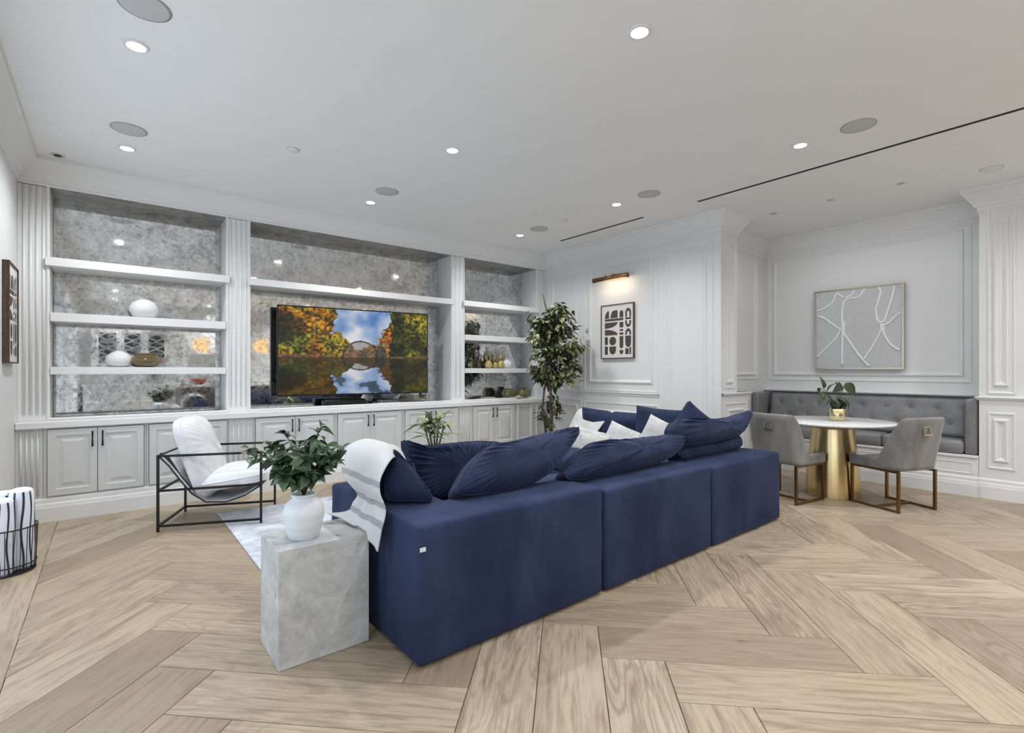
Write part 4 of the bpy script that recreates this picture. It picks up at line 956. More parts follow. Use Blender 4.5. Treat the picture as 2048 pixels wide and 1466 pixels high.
def dining_chair(label, loc, rot):
    """Local +y faces the table. Sled frame of square bronze bar, one-piece upholstered shell."""
    t = thing('dining_chair', label, 'chair', loc, rot, 'grey velvet dining chairs')
    w, d = 0.47, 0.47
    for sx in (-1, 1):
        x = sx * (w / 2 - 0.012)
        for y in (-d / 2 + 0.012, d / 2 - 0.012): obj('leg', MB().tube([(x, y, 0), (x, y, 0.375)], 0.011, square=True), CHLEG, t, local=True)
        obj('floor_bar', MB().tube([(x, -d / 2 + 0.023, 0.011), (x, d / 2 - 0.023, 0.011)], 0.0105, square=True), CHLEG, t, local=True)
        obj('seat_bar', MB().tube([(x, -d / 2 + 0.023, 0.364), (x, d / 2 - 0.023, 0.364)], 0.0105, square=True), CHLEG, t, local=True)
    obj('cross_bar', MB().tube([(-w / 2 + 0.023, 0.0, 0.0105), (w / 2 - 0.023, 0.0, 0.0105)], 0.010, square=True), CHLEG, t, local=True)
    obj('seat', softbox(-w / 2 + 0.05, w / 2 - 0.05, -d / 2 + 0.05, d / 2 - 0.002, 0.376, 0.452, 0.03, 0.08, 0.010), GREYV, t, smooth=True, local=True)
    # shell: U-shaped plan, height rising along the sides to the back
    rc = 0.07; pts = []
    hw, hd = w / 2 + 0.004, d / 2 + 0.004
    n1, n2, n3 = 14, 6, 10
    for i in range(n1): pts.append((-hw, hd - (2 * hd - rc) * i / n1, 0))
    for i in range(n2): a = PI + PI / 2 * i / n2; pts.append((-hw + rc + rc * math.cos(a), -hd + rc + rc * math.sin(a), 1))
    for i in range(n3 + 1): pts.append((-hw + rc + (2 * hw - 2 * rc) * i / n3, -hd, 2))
    for i in range(1, n2 + 1): a = 1.5 * PI + PI / 2 * i / n2; pts.append((hw - rc + rc * math.cos(a), -hd + rc + rc * math.sin(a), 1))
    for i in range(1, n1 + 1): pts.append((hw, -hd + rc + (2 * hd - rc) * i / n1, 0))
    nrm = []
    for i in range(len(pts)):
        a, b_ = pts[max(0, i - 1)], pts[min(len(pts) - 1, i + 1)]
        v = Vector((b_[0] - a[0], b_[1] - a[1])).normalized(); nrm.append(Vector((v.y, -v.x)))
    def top(y):
        s = min(1, max(0, (-0.01 - y) / 0.20)); s = s * s * (3 - 2 * s) * 0.75 + s * 0.25
        return 0.468 + 0.392 * s
    th = 0.048
    m = MB(); rows_ = []
    nz = 12
    for i, (x, y, k) in enumerate(pts):
        H_ = top(y); col = []
        # outside from bottom to top, over the rounded lip, inside down
        prof = [(0.0, 0.376)] + [(0.0, 0.376 + (H_ - 0.02 - 0.376) * q / nz) for q in range(1, nz + 1)] + [(-0.006, H_ - 0.008), (-0.016, H_ - 0.001), (-th / 2, H_), (-th + 0.014, H_ - 0.003), (-th + 0.004, H_ - 0.012), (-th, H_ - 0.03), (-th, 0.376 + (H_ - 0.376) * 0.6), (-th, 0.40), (-th, 0.376)]
        for o_, z in prof:
            f = (z - 0.376) / 0.49
            nx_, ny_ = -nrm[i].x, -nrm[i].y
            nx_, ny_ = nrm[i].x, nrm[i].y
            back = min(1, max(0, (0.05 - y) / 0.25))
            X = x + nx_ * (-o_) * -1 + 0.0; Y = y + ny_ * (-o_) * -1
            X = x - nx_ * (-o_) if False else x + nx_ * o_; Y = y + ny_ * o_
            Y -= 0.085 * f * back; X *= 1 + 0.05 * f
            col.append((X, Y, z))
        rows_.append(col)
    m.rings(rows_, True, True, True)
    obj('shell', m, GREYV, t, smooth=True, local=True)
    # pull ring on the outside of the back
    yb = -hd - 0.085 * 0.70 - 0.012
    ring = MB().tube([(-0.030, yb + 0.004, 0.775), (-0.042, yb - 0.006, 0.710)], 0.0045, square=True).tube([(0.030, yb + 0.004, 0.775), (0.042, yb - 0.006, 0.710)], 0.0045, square=True).tube([(-0.046, yb - 0.006, 0.707), (0.046, yb - 0.006, 0.707)], 0.006, square=True).tube([(-0.034, yb + 0.004, 0.776), (0.034, yb + 0.004, 0.776)], 0.004, square=True)
    obj('pull_ring', ring, GOLDF, t, local=True)
    return t
dining_chair('grey velvet dining chair right of the table with brass pull on its back', (5.795, 1.437, 0), math.atan2(1.643 - 1.2305, 5.883 - 5.7075) - PI / 2)
dining_chair('grey velvet dining chair left of the table beside the sofa', (5.33, 2.19, 0), math.atan2(-0.075, 0.46) - PI / 2)

bq = thing('banquette', 'built-in white bench with grey button-tufted leather cushions', 'banquette', (7.05, 2.1, 0))
obj('base', MB().box(6.842, 7.297, YPR + 0.003, YNS - 0.003, 0, 0.39), WHITE, bq)
obj('plinth', MB().plan([(6.842, YNS - 0.003), (6.842, YPR + 0.003)], BB), WHITE, bq)
obj('ledge', MB().box(6.825, 7.297, YPR + 0.003, YNS - 0.003, 0.39, 0.415), WHITE, bq, bevel=0.005)
for y0, y1 in ((1.02, 1.75), (1.80, 2.5), (2.55, 3.24)):
    obj('panel_moulding', MB().frame(lambda a, b_, h: (6.842 - h, a, b_), y0, y1, 0.225, 0.345, [(0, 0), (0.002, 0.006), (0.010, 0.006), (0.014, 0)]), WHITE, bq)
ysplit = [1.10, 1.80, 2.49, 3.185]
for i in range(3):
    obj('seat_cushion', softbox(6.838, 7.17, ysplit[i] + 0.003, ysplit[i + 1] - 0.003, 0.416, 0.556, 0.032, 0.08, 0.012), GREYL, bq, smooth=True)
btn = [(3.04 - 0.238 * k, 0.86) for k in range(9)] + [(2.92 - 0.238 * k, 0.70) for k in range(8)]
def backsurf(s, t, fr=True):
    y = 1.105 + (3.18 - 1.105) * s; z = 0.555 + (0.985 - 0.555) * t
    x = 7.085 + 0.115 * t
    e = min(s * 2.07, (1 - s) * 2.07, t * 0.43, (1 - t) * 0.43)
    rnd_ = 0.035 * (1 - min(1, e / 0.05)) ** 2
    dimp = 0.0
    for by_, bz in btn: dimp += 0.016 * math.exp(-((y - by_) ** 2 + (z - bz) ** 2) / 0.0008) + 0.008 * math.exp(-((y - by_) ** 2 + (z - bz) ** 2) / 0.005)
    return (x + rnd_ + dimp, y, z)
m = MB().grid(backsurf, 150, 34)
bc = obj('back_cushion', m, GREYL, bq, smooth=True)
q = bc.modifiers.new('s', 'SOLIDIFY'); q.thickness = 0.035; q.offset = -1
for by_, bz in btn:
    t_ = (bz - 0.555) / 0.43
    obj('button', MB().lathe([(0.012, 0.0), (0.011, 0.005), (0.006, 0.008), (0.001, 0.009)], (0, 0, 0), 10), GREYL, bq, smooth=True, local=True).matrix_local = Matrix.Translation(Vector((7.085 + 0.115 * t_ + 0.022, by_, bz)) - Vector((7.05, 2.1, 0))) @ Matrix.Rotation(-PI / 2, 4, 'Y')
PIPE = mat('dark_piping', (0.03, 0.03, 0.032), 0.5)
obj('piping', MB().tube([(7.205, 1.105, 0.986), (7.205, 3.18, 0.986)], 0.006, 6), PIPE, bq)
obj('end_cushion', softbox(6.875, 7.215, 0.992, 1.095, 0.42, 0.984, 0.02, 0.08, 0.006), GREYL, bq, smooth=True)
obj('piping', MB().tube([(7.075, 1.108, 0.56), (7.20, 1.108, 0.98)], 0.006, 6), PIPE, bq)
obj('end_cushion', softbox(6.85, 7.215, 3.19, 3.275, 0.42, 0.984, 0.02, 0.08, 0.004), GREYL, bq, smooth=True)
obj('piping', MB().tube([(7.075, 3.178, 0.56), (7.20, 3.178, 0.98)], 0.006, 6), PIPE, bq)

# ================================================================== PICTURES
WALNUT = mat('dark_walnut', (0.07, 0.04, 0.025), 0.5); noise_col(WALNUT, 6, (0.05, 0.028, 0.016), (0.11, 0.065, 0.04), mapscale=(8, 8, 0.6))
PAPER = mat('print_paper', (0.72, 0.70, 0.68), 0.9)
INK = [mat('ink_%s' % n_, c_, 0.9) for n_, c_ in (('brown', (0.085, 0.066, 0.048)), ('umber', (0.060, 0.048, 0.042)), ('slate', (0.068, 0.062, 0.066)), ('olive', (0.075, 0.062, 0.038)))]
def arch_poly(x0, x1, y0, y1, kind, n=14):
    """Flat printed shapes, unit cell coordinates."""
    w, h = x1 - x0, y1 - y0
    arc = [(x0 + w / 2 - w / 2 * math.cos(PI * k / n), math.sin(PI * k / n)) for k in range(n + 1)]
    r = min(w / 2, h)
    if kind == 'rect': return [[(x0, y0), (x1, y0), (x1, y1), (x0, y1)]]
    if kind == 'dome': return [[(x0, y0), (x1, y0)] + [(x, y1 - r + r * s) for x, s in arc[::-1]]]
    if kind == 'cup': return [[(x1, y1), (x0, y1)] + [(x, y0 + r - r * s) for x, s in arc]]
    if kind == 'pill':
        r = min(w / 2, h / 2); return [[(x, y1 - r + r * s) for x, s in arc[::-1]] + [(x, y0 + r - r * s) for x, s in arc]]
    if kind == 'qr': return [[(x0, y0)] + [(x0 + w * math.sin(PI / 2 * k / n), y0 + h * math.cos(PI / 2 * k / n)) for k in range(n + 1)]]
    if kind == 'ql': return [[(x1, y0)] + [(x1 - w * math.sin(PI / 2 * k / n), y0 + h * math.cos(PI / 2 * k / n)) for k in range(n + 1)][::-1]]
    if kind == 'qt': return [[(x0, y1)] + [(x0 + w * math.cos(PI / 2 * k / n), y1 - h * math.sin(PI / 2 * k / n)) for k in range(n + 1)][::-1]]
    if kind in ('n', 'u', 'c'):
        out = []; tck = w * 0.30
        def band(fn):
            for k in range(n): out.append([fn(k / n, 0), fn((k + 1) / n, 0), fn((k + 1) / n, 1), fn(k / n, 1)])
        R1, R2 = w / 2, w / 2 - tck; cx = x0 + w / 2
        sg = 1 if kind == 'n' else -1
        cy = y1 - R1 if kind == 'n' else y0 + R1
        band(lambda a, q: (cx - (R1 if q == 0 else R2) * math.cos(PI * a), cy + sg * (R1 if q == 0 else R2) * math.sin(PI * a)))
        yb = y0 if kind == 'n' else y1
        for xa in (x0, x1 - tck): out.append([(xa, cy), (xa + tck, cy), (xa + tck, yb), (xa, yb)])
        return out
PRINT = [(.10, .24, .755, .90, 'ql', 2), (.29, .40, .755, .90, 'ql', 2), (.40, .52, .755, .90, 'rect', 0), (.58, .70, .755, .89, 'dome', 2), (.76, .94, .755, .92, 'n', 2), (.10, .70, .70, .745, 'rect', 0), (.76, .94, .71, .745, 'rect', 2),
         (.10, .52, .56, .675, 'qt', 0), (.58, .70, .565, .67, 'rect', 3), (.76, .94, .565, .69, 'u', 2), (.10, .52, .43, .54, 'qr', 0), (.58, .70, .43, .47, 'rect', 1), (.58, .70, .50, .54, 'dome', 1), (.76, .94, .42, .54, 'n', 2),
         (.10, .20, .25, .40, 'rect', 1), (.25, .47, .235, .40, 'pill', 3), (.58, .70, .17, .405, 'cup', 0), (.76, .94, .19, .405, 'cup', 2), (.10, .20, .06, .22, 'rect', 1), (.25, .47, .06, .215, 'cup', 3), (.58, .70, .06, .14, 'cup', 0), (.76, .87, .06, .17, 'rect', 3), (.89, .94, .06, .19, 'rect', 2)]
def framed_print(label, fn, a0, a1, z0, z1, dep, flip):
    """fn(a, z, proud). a runs along the wall; flip mirrors the print so it reads left to right."""
    t = thing('framed_print', label, 'picture', fn((a0 + a1) / 2, z0, 0.002), group='abstract shape prints')
    m = MB().frame(fn, a0, a1, z0, z1, [(0, 0.0), (0, dep), (0.010, dep), (0.010, dep - 0.012)])
    o = len(m.v) - 4; m.f.append((o, o + 1, o + 2, o + 3)); m.f.append((0, 1, 2, 3))
    obj('frame', m, WALNUT, t)
    m = MB(); m.add([fn(a0 + .010, z0 + .010, dep - .010), fn(a1 - .010, z0 + .010, dep - .010), fn(a1 - .010, z1 - .010, dep - .010), fn(a0 + .010, z1 - .010, dep - .010)], [(0, 1, 2, 3)])
    obj('paper', m, PAPER, t)
    for x0, x1, y0, y1, kd, ink in PRINT:
        m = MB()
        for pol in arch_poly(x0, x1, y0, y1, kd):
            v = []
            for x, y in pol:
                u = 1 - x if flip else x
                v.append(fn(a0 + .012 + (a1 - a0 - .024) * u, z0 + .012 + (z1 - z0 - .024) * y, dep - .0094))
            m.add(v, [tuple(range(len(v)))])
        obj('printed_shape', m, INK[ink], t)
    return t
framed_print('abstract black and cream print in a walnut frame under the brass lamp', lambda a, z, h: (XA - 0.002 - h, a, z), 4.163, 4.728, 1.445, 2.192, 0.035, True)
framed_print('abstract print in a walnut frame seen edge-on at the left wall', lambda a, z, h: (XL + 0.002 + h, a, z), 5.13, 5.61, 1.335, 2.085, 0.038, False)

na = thing('relief_artwork', 'white plaster relief artwork in a thin pale gold frame above the banquette', 'picture', (XN - 0.02, 2.165, 1.298))
fr = lambda a, z, h: (XN - 0.021 - h, a, z)
a0, a1, z0, z1 = 1.685, 2.642, 1.297, 2.315
m = MB().frame(fr, a0, a1, z0, z1, [(0, 0), (0, 0.042), (0.007, 0.042), (0.007, 0.030), (0.016, 0.030), (0.016, 0.020)])
m.f.append((0, 1, 2, 3))
obj('frame', m, GOLDF, na)
CANV = mat('plaster_canvas', (0.58, 0.58, 0.585), 0.9); noise_col(CANV, 30, (0.56, 0.56, 0.565), (0.61, 0.61, 0.615), bump=0.2, bdist=0.002)
obj('canvas', MB().add([fr(a0 + .016, z0 + .016, .022), fr(a1 - .016, z0 + .016, .022), fr(a1 - .016, z1 - .016, .022), fr(a0 + .016, z1 - .016, .022)], [(0, 1, 2, 3)]), CANV, na)
RIDGE = mat('plaster_ridge', (0.90, 0.90, 0.90), 0.5)
# ridges in picture fractions (left to right, bottom to top)
for pl_ in ([(.02, .76), (.12, .79), (.21, .86), (.25, .94), (.28, .98)], [(.02, .69), (.10, .66), (.20, .58), (.30, .50)], [(.02, .14), (.12, .25), (.24, .37), (.30, .47), (.30, .52)], [(.33, .03), (.33, .25), (.335, .45), (.33, .62), (.33, .76), (.36, .86), (.42, .885), (.52, .89), (.57, .95), (.60, .99)],
            [(.28, .96), (.35, .90)], [(.37, .90), (.44, .93), (.48, .99)], [(.36, .43), (.42, .33), (.50, .20), (.58, .09), (.64, .02)], [(.58, .10), (.66, .23), (.73, .36), (.775, .47), (.77, .53)], [(.75, .99), (.77, .93), (.75, .84), (.72, .72), (.73, .61), (.76, .56), (.80, .56)],
            [(.92, .98), (.90, .88), (.86, .74), (.82, .60), (.80, .56)], [(.76, .53), (.84, .53), (.91, .60), (.98, .66)], [(.80, .53), (.80, .44), (.84, .34), (.90, .26), (.97, .21)], [(.36, .60), (.35, .48), (.36, .42)]):
    n_ = len(pl_)
    P_ = [fr(a1 - .016 - (a1 - a0 - .032) * x, z0 + .016 + (z1 - z0 - .032) * y, .024) for x, y in pl_]
    dense = []
    for i in range(n_ - 1):
        for k in range(5):
            f = k / 5; p = [P_[max(0, min(n_ - 1, i + j))] for j in (-1, 0, 1, 2)]
            dense.append(tuple(0.5 * ((2 * p[1][c]) + (-p[0][c] + p[2][c]) * f + (2 * p[0][c] - 5 * p[1][c] + 4 * p[2][c] - p[3][c]) * f * f + (-p[0][c] + 3 * p[1][c] - 3 * p[2][c] + p[3][c]) * f ** 3) for c in range(3)))
    dense.append(P_[-1])
    obj('ridge', MB().tube(dense, 0.0125, 8), RIDGE, na, smooth=True)

plm = thing('picture_light', 'brass picture light glowing above the abstract print', 'lamp', (XA, 4.455, 2.50))
cyl = [(XA - 0.16, 4.175, 2.535), (XA - 0.16, 4.735, 2.535)]
m = MB()
def halfshade(r): return [[(XA - 0.16 + r * math.cos(a), y, 2.535 + r * math.sin(a)) for a in [math.radians(-35 + 250 * k / 14) for k in range(15)]] for y in (4.165, 4.745)]
hs = halfshade(0.034)
o = obj('shade', MB().rings(hs, False), BRASS, plm, smooth=True); q = o.modifiers.new('s', 'SOLIDIFY'); q.thickness = 0.003
obj('end_cap', MB().tube([(XA - 0.16, 4.159, 2.535), (XA - 0.16, 4.165, 2.535)], 0.035, 16).tube([(XA - 0.16, 4.745, 2.535), (XA - 0.16, 4.751, 2.535)], 0.035, 16), BRASS, plm)
obj('bulb', MB().tube([(XA - 0.16, 4.205, 2.532), (XA - 0.16, 4.705, 2.532)], 0.009, 8), WARME, plm)
obj('arm', MB().tube([(XA - 0.16, 4.455, 2.56), (XA - 0.12, 4.455, 2.59), (XA - 0.03, 4.455, 2.585), (XA, 4.455, 2.56)], 0.006, 8), BRASS, plm, smooth=True)
obj('knob', MB().lathe([(0.004, 0), (0.012, 0.006), (0.013, 0.015), (0.006, 0.024), (0.001, 0.026)], (XA - 0.16, 4.535, 2.56), 12).lathe([(0.004, 0), (0.012, 0.006), (0.013, 0.015), (0.006, 0.024), (0.001, 0.026)], (XA - 0.16, 4.375, 2.56), 12), BRASS, plm, smooth=True)
ld = bpy.data.lights.new('picture_light_beam', 'AREA'); ld.shape = 'RECTANGLE'; ld.size = 0.02; ld.size_y = 0.5; ld.energy = 0.9; ld.color = (1.0, 0.78, 0.55)
lo = bpy.data.objects.new('picture_light_beam', ld); C.objects.link(lo); lo.parent = plm; lo.location = Vector((XA - 0.16, 4.455, 2.505)) - Vector((XA, 4.455, 2.50)); lo.rotation_euler = (0, math.radians(-40), 0)

# ================================================================== TELEVISION
TL, TR = Vector((1.487, 6.085, 0)), Vector((3.30, 5.875, 0))
tvx = (TR - TL).normalized(); tvn = Vector((tvx.y, -tvx.x, 0)); TW = (TR - TL).length; TZ0, TZ1 = 0.983, 2.030
tvt = thing('television', 'large flat television showing an autumn lake with arched bridge', 'television', (*(TL.lerp(TR, 0.5)).xy, TZ0))
tvp = lambda a, z, h: tuple(TL + tvx * a + tvn * h + Vector((0, 0, z)))
m = MB().frame(tvp, 0, TW, TZ0, TZ1, [(0.012, -0.035), (0, -0.030), (0, 0.0), (0.012, 0.0), (0.013, -0.003)])
m.f.append((0, 1, 2, 3)); o = len(m.v) - 4; m.f.append((o, o + 1, o + 2, o + 3))
obj('bezel', m, BLACKP, tvt)
obj('sensor', MB().tube([tvp(TW - 0.11, TZ0 - 0.035, -0.015), tvp(TW - 0.09, TZ0 - 0.035, -0.015)], 0.02, 10).tube([tvp(TW - 0.10, TZ0 - 0.02, -0.015), tvp(TW - 0.10, TZ0, -0.015)], 0.015, 8), BLACKP, tvt)
obj('wall_bracket', MB().add([tvp(0.6, 1.3, -0.035), tvp(1.2, 1.3, -0.035), tvp(1.2, 1.7, -0.035), tvp(0.6, 1.7, -0.035)] + [(2.1, YM - 0.001, 1.3), (2.65, YM - 0.001, 1.3), (2.65, YM - 0.001, 1.7), (2.1, YM - 0.001, 1.7)],
                      [(0, 1, 2, 3), (4, 5, 6, 7), (0, 1, 5, 4), (1, 2, 6, 5), (2, 3, 7, 6), (3, 0, 4, 7)]), BLACKP, tvt)
def tv_picture(nx=360, ny=206):
    rs = np.random.RandomState(11)
    def vn(fx_, fy_):
        g = rs.rand(fy_ + 2, fx_ + 2); X = np.linspace(0, fx_, nx); Y = np.linspace(0, fy_, ny)
        xi, yi = X.astype(int), Y.astype(int); xf, yf = X - xi, Y - yi; xf = xf * xf * (3 - 2 * xf); yf = yf * yf * (3 - 2 * yf)
        a = g[np.ix_(yi, xi)]; b_ = g[np.ix_(yi, xi + 1)]; c_ = g[np.ix_(yi + 1, xi)]; d_ = g[np.ix_(yi + 1, xi + 1)]
        return (a * (1 - xf) + b_ * xf) * (1 - yf)[:, None] + (c_ * (1 - xf) + d_ * xf) * yf[:, None]
    def fbm(f, o=4): return sum(vn(f * 2 ** i, int(f * 0.6 * 2 ** i) + 1) * 0.5 ** i for i in range(o)) / sum(0.5 ** i for i in range(o))
    U, V = np.meshgrid(np.linspace(0, 1, nx), np.linspace(0, 1, ny))
    hz = 0.43
    def scene(U, V, n1, n2, n3, n4):
        """Colour above the waterline at picture position (U, V >= hz)."""
        h = (V - hz) / (1 - hz)
        col = np.zeros(U.shape + (3,))
        cl = np.clip((n3 - 0.45) * 3.4 + 0.9 * np.exp(-((U - 0.46) / 0.10) ** 2 - ((h - 0.50) / 0.35) ** 2), 0, 1)[..., None]
        col[:] = np.array([86, 130, 196]) * (1 - cl) + np.array([232, 232, 236]) * cl
        jag = 0.16 * (n4 - 0.5) + 0.10 * (n1 - 0.5)
        def trees(mask, pal):
            n = np.clip((n1 - 0.5) * 2.2 + 0.5, 0, 1)
            t = n * (len(pal) - 1.001); i = t.astype(int); f = (t - i)[..., None]
            P = np.array(pal, float); c_ = P[i] * (1 - f) + P[i + 1] * f
            c_ = c_ * np.clip(0.25 + 1.9 * (n2 - 0.2) * (0.55 + 0.9 * n4), 0.12, 1.35)[..., None]
            col[mask] = c_[mask]
        trees((U > 0.50 + 0.28 * np.clip(h, 0, 1) ** 0.8 + jag) & (h < 0.97 + jag), [(92, 50, 14), (170, 92, 20), (196, 128, 36), (168, 104, 30)])
        trees((U > 0.725 + jag * 0.6) & (h < 1.0 + jag), [(24, 30, 8), (54, 60, 16), (112, 92, 20), (150, 120, 30)])
        trees((U > 0.84 + jag * 0.5), [(40, 44, 8), (104, 106, 20), (158, 146, 34), (84, 84, 20)])
        trees((U < 0.345 + 0.10 * np.clip(0.55 - h, 0, 1) + jag * 0.8), [(56, 40, 8), (142, 94, 12), (196, 134, 24), (128, 116, 26)])
        trees((U < 0.30) & (h < 0.62 - 0.7 * U + jag), [(34, 42, 10), (92, 100, 26), (150, 132, 34), (140, 84, 22)])
        trees((U < 0.47) & (U > 0.28) & (h < 0.46 - 2.2 * np.abs(U - 0.36) + jag), [(30, 44, 14), (84, 96, 30), (150, 128, 40)])
        trees((U > 0.40) & (U < 0.70) & (h < 0.16 + 0.9 * np.clip(U - 0.52, 0, 1) + 0.5 * jag), [(82, 60, 34), (150, 96, 46), (116, 100, 66)])
        bank = (h < 0.03 + 0.12 * np.clip(0.30 - U, 0, 1)) & ((U < 0.36) | (U > 0.72)); col[bank] = np.array([146, 104, 70]) * (0.45 + 0.8 * n2[bank])[:, None]
        e = ((U - 0.515) / 0.123) ** 2 + ((V - hz) / 0.205) ** 2
        inside = e <= 0.86; col[inside] = col[inside] * 0.5 + np.array([128, 116, 102]) * 0.5
        rock = (((U - 0.655) / 0.045) ** 2 + ((V - hz) / (0.13 + 0.1 * (n4 - .5))) ** 2) < 1; col[rock] = np.array([70, 66, 56]) * (0.4 + 1.1 * n2[rock])[:, None]
        ring = (e < 1.0) & (e > 0.84); col[ring] = np.array([66, 56, 46]) * (0.5 + 0.9 * n2[ring])[:, None]
        return col
    n1, n2, n3, n4 = fbm(9, 5), fbm(70, 2), fbm(5, 4), fbm(22, 3)
    top = scene(U, np.maximum(V, hz), n1, n2, n3, n4)
    Vm = np.clip(hz + (hz - V) * (0.57 / 0.43), hz, 1)
    iy = np.clip((Vm * (ny - 1)).astype(int), 0, ny - 1); ix = np.broadcast_to(np.arange(nx), iy.shape)
    low = scene(U, Vm, n1[iy, ix], n2[iy, ix] * 0.5 + 0.25, n3[iy, ix], n4[iy, ix])
    green = np.array([46, 48, 16.0]); lum = low.mean(-1, keepdims=True)
    low = np.where(lum > 165, low * 0.95, low * 0.50 + green * 0.25)
    out = np.where((V >= hz)[..., None], top, low) / 255.0
    out = np.clip(out, 0, 1); lin = np.where(out <= 0.04045, out / 12.92, ((out + 0.055) / 1.055) ** 2.4)
    return lin, nx, ny
lin, nx, ny = tv_picture()
X0, X1, ZZ0, ZZ1 = 0.014, TW - 0.014, TZ0 + 0.018, TZ1 - 0.014
vs = []
for j in range(ny):
    for i in range(nx): vs.append(tvp(X0 + (X1 - X0) * i / (nx - 1), ZZ0 + (ZZ1 - ZZ0) * j / (ny - 1), -0.0022))
m = MB(); m.v = vs; m.f = [(j * nx + i, j * nx + i + 1, (j + 1) * nx + i + 1, (j + 1) * nx + i) for j in range(ny - 1) for i in range(nx - 1)]
scr = obj('screen', m, None, tvt)
ca = scr.data.color_attributes.new('pic', 'FLOAT_COLOR', 'POINT')
ca.data.foreach_set('color', np.concatenate([lin.reshape(-1, 3), np.ones((nx * ny, 1))], 1).astype(np.float32).ravel())
SCR = bpy.data.materials.new('television_screen'); SCR.use_nodes = True
n_, l_, b_ = nodes(SCR); at = n_.new('ShaderNodeAttribute'); at.attribute_name = 'pic'
b_.inputs['Base Color'].default_value = (0.004, 0.004, 0.004, 1); b_.inputs['Roughness'].default_value = 0.25
l_.new(at.outputs['Color'], b_.inputs['Emission Color']); b_.inputs['Emission Strength'].default_value = 0.80
SCR.cycles.emission_sampling = 'NONE'; scr.data.materials.append(SCR); scr['label'] = 'glowing screen with autumn trees around a lake and round stone bridge'

sb = thing('centre_speaker', 'black speaker lying under the television on the worktop', 'speaker', (2.27, 6.08, 0.846))
obj('cabinet', softbox(1.99, 2.52, 6.02, 6.13, 0.846, 0.93, 0.025, 0.1), BLACKP, sb, smooth=True)
obj('grille', MB().box(2.02, 2.49, 6.017, 6.021, 0.858, 0.918), DARKSLOT, sb)
bkm = [mat('book_grey', (0.20, 0.20, 0.21), 0.7), mat('book_white', (0.66, 0.66, 0.65), 0.7), mat('book_cream', (0.5, 0.48, 0.42), 0.7)]
def book(label, x0, x1, y0, y1, z0, z1, mi, grp):
    t = thing('book', label, 'book', ((x0 + x1) / 2, (y0 + y1) / 2, z0), group=grp)
    obj('cover', MB().box(x0, x1, y0, y1, z0, z0 + 0.003).box(x0, x1, y0, y1, z1 - 0.003, z1).box(x0, x1, y0, y0 + 0.003, z0, z1), bkm[mi], t)
    obj('pages', MB().box(x0 + 0.004, x1 - 0.004, y0 + 0.003, y1 - 0.004, z0 + 0.003, z1 - 0.003), PAPER, t)
book('white book lying flat right of the black speaker', 2.66, 2.98, 6.0, 6.2, 0.846, 0.876, 1, 'books on the worktop')
book('grey book on top of the white one under the television', 2.72, 2.94, 6.02, 6.18, 0.876, 0.905, 0, 'books on the worktop')
book('dark grey book below the right end of the television', 3.05, 3.34, 6.02, 6.2, 0.846, 0.872, 0, 'books on the worktop')
book('white book lying open-side out in the right bay', 4.28, 4.55, 6.0, 6.16, 0.846, 0.866, 1, 'books on the worktop')
book('white book on top of the stack in the right bay', 4.34, 4.52, 6.01, 6.15, 0.866, 0.884, 1, 'books on the worktop')

# ================================================================== SHELF OBJECTS
def vessel(name, label, prof, loc, m_, parts=(), cat='vase', lip=None):
    t = thing(name, label, cat, loc)
    obj('body', MB().lathe(prof, loc, 40, True, False), m_, t, smooth=True)
    if lip: obj('lip', MB().tube([(loc[0] + lip[0] * math.cos(2 * PI * k / 32), loc[1] + lip[0] * math.sin(2 * PI * k / 32), loc[2] + lip[1]) for k in range(33)], lip[2], 6, False), m_, t, smooth=True)
    return t
YS = 6.06
vessel('round_vase', 'round white vase on the second shelf of the left bay', [(0.04, 0), (0.09, 0.02), (0.118, 0.07), (0.118, 0.11), (0.09, 0.155), (0.05, 0.178), (0.04, 0.182), (0.036, 0.17)], (0.27, YS, 1.785), PLAST, lip=(0.04, 0.182, 0.004))
vessel('gourd_vase', 'white gourd vase on the third shelf of the left bay', [(0.05, 0), (0.09, 0.02), (0.108, 0.06), (0.10, 0.10), (0.065, 0.135), (0.03, 0.16), (0.022, 0.19), (0.026, 0.20), (0.02, 0.19)], (0.08, YS, 1.312), PLAST, lip=(0.025, 0.199, 0.004))
vessel('squat_bowl', 'squat tan glass bowl on the third shelf of the left bay', [(0.05, 0), (0.095, 0.015), (0.128, 0.055), (0.125, 0.075), (0.09, 0.105), (0.075, 0.112), (0.078, 0.125), (0.086, 0.132), (0.074, 0.125), (0.068, 0.11)], (0.285, YS - 0.03, 1.312), TANGLASS, cat='bowl', lip=(0.082, 0.131, 0.005))
vessel('teardrop_vase', 'white teardrop vase on the right bay shelf beside gold glass', [(0.045, 0), (0.078, 0.02), (0.09, 0.06), (0.078, 0.10), (0.045, 0.125), (0.022, 0.145), (0.012, 0.19), (0.009, 0.225), (0.006, 0.22)], (4.77, YS, 1.312), PLAST, lip=(0.009, 0.224, 0.003))
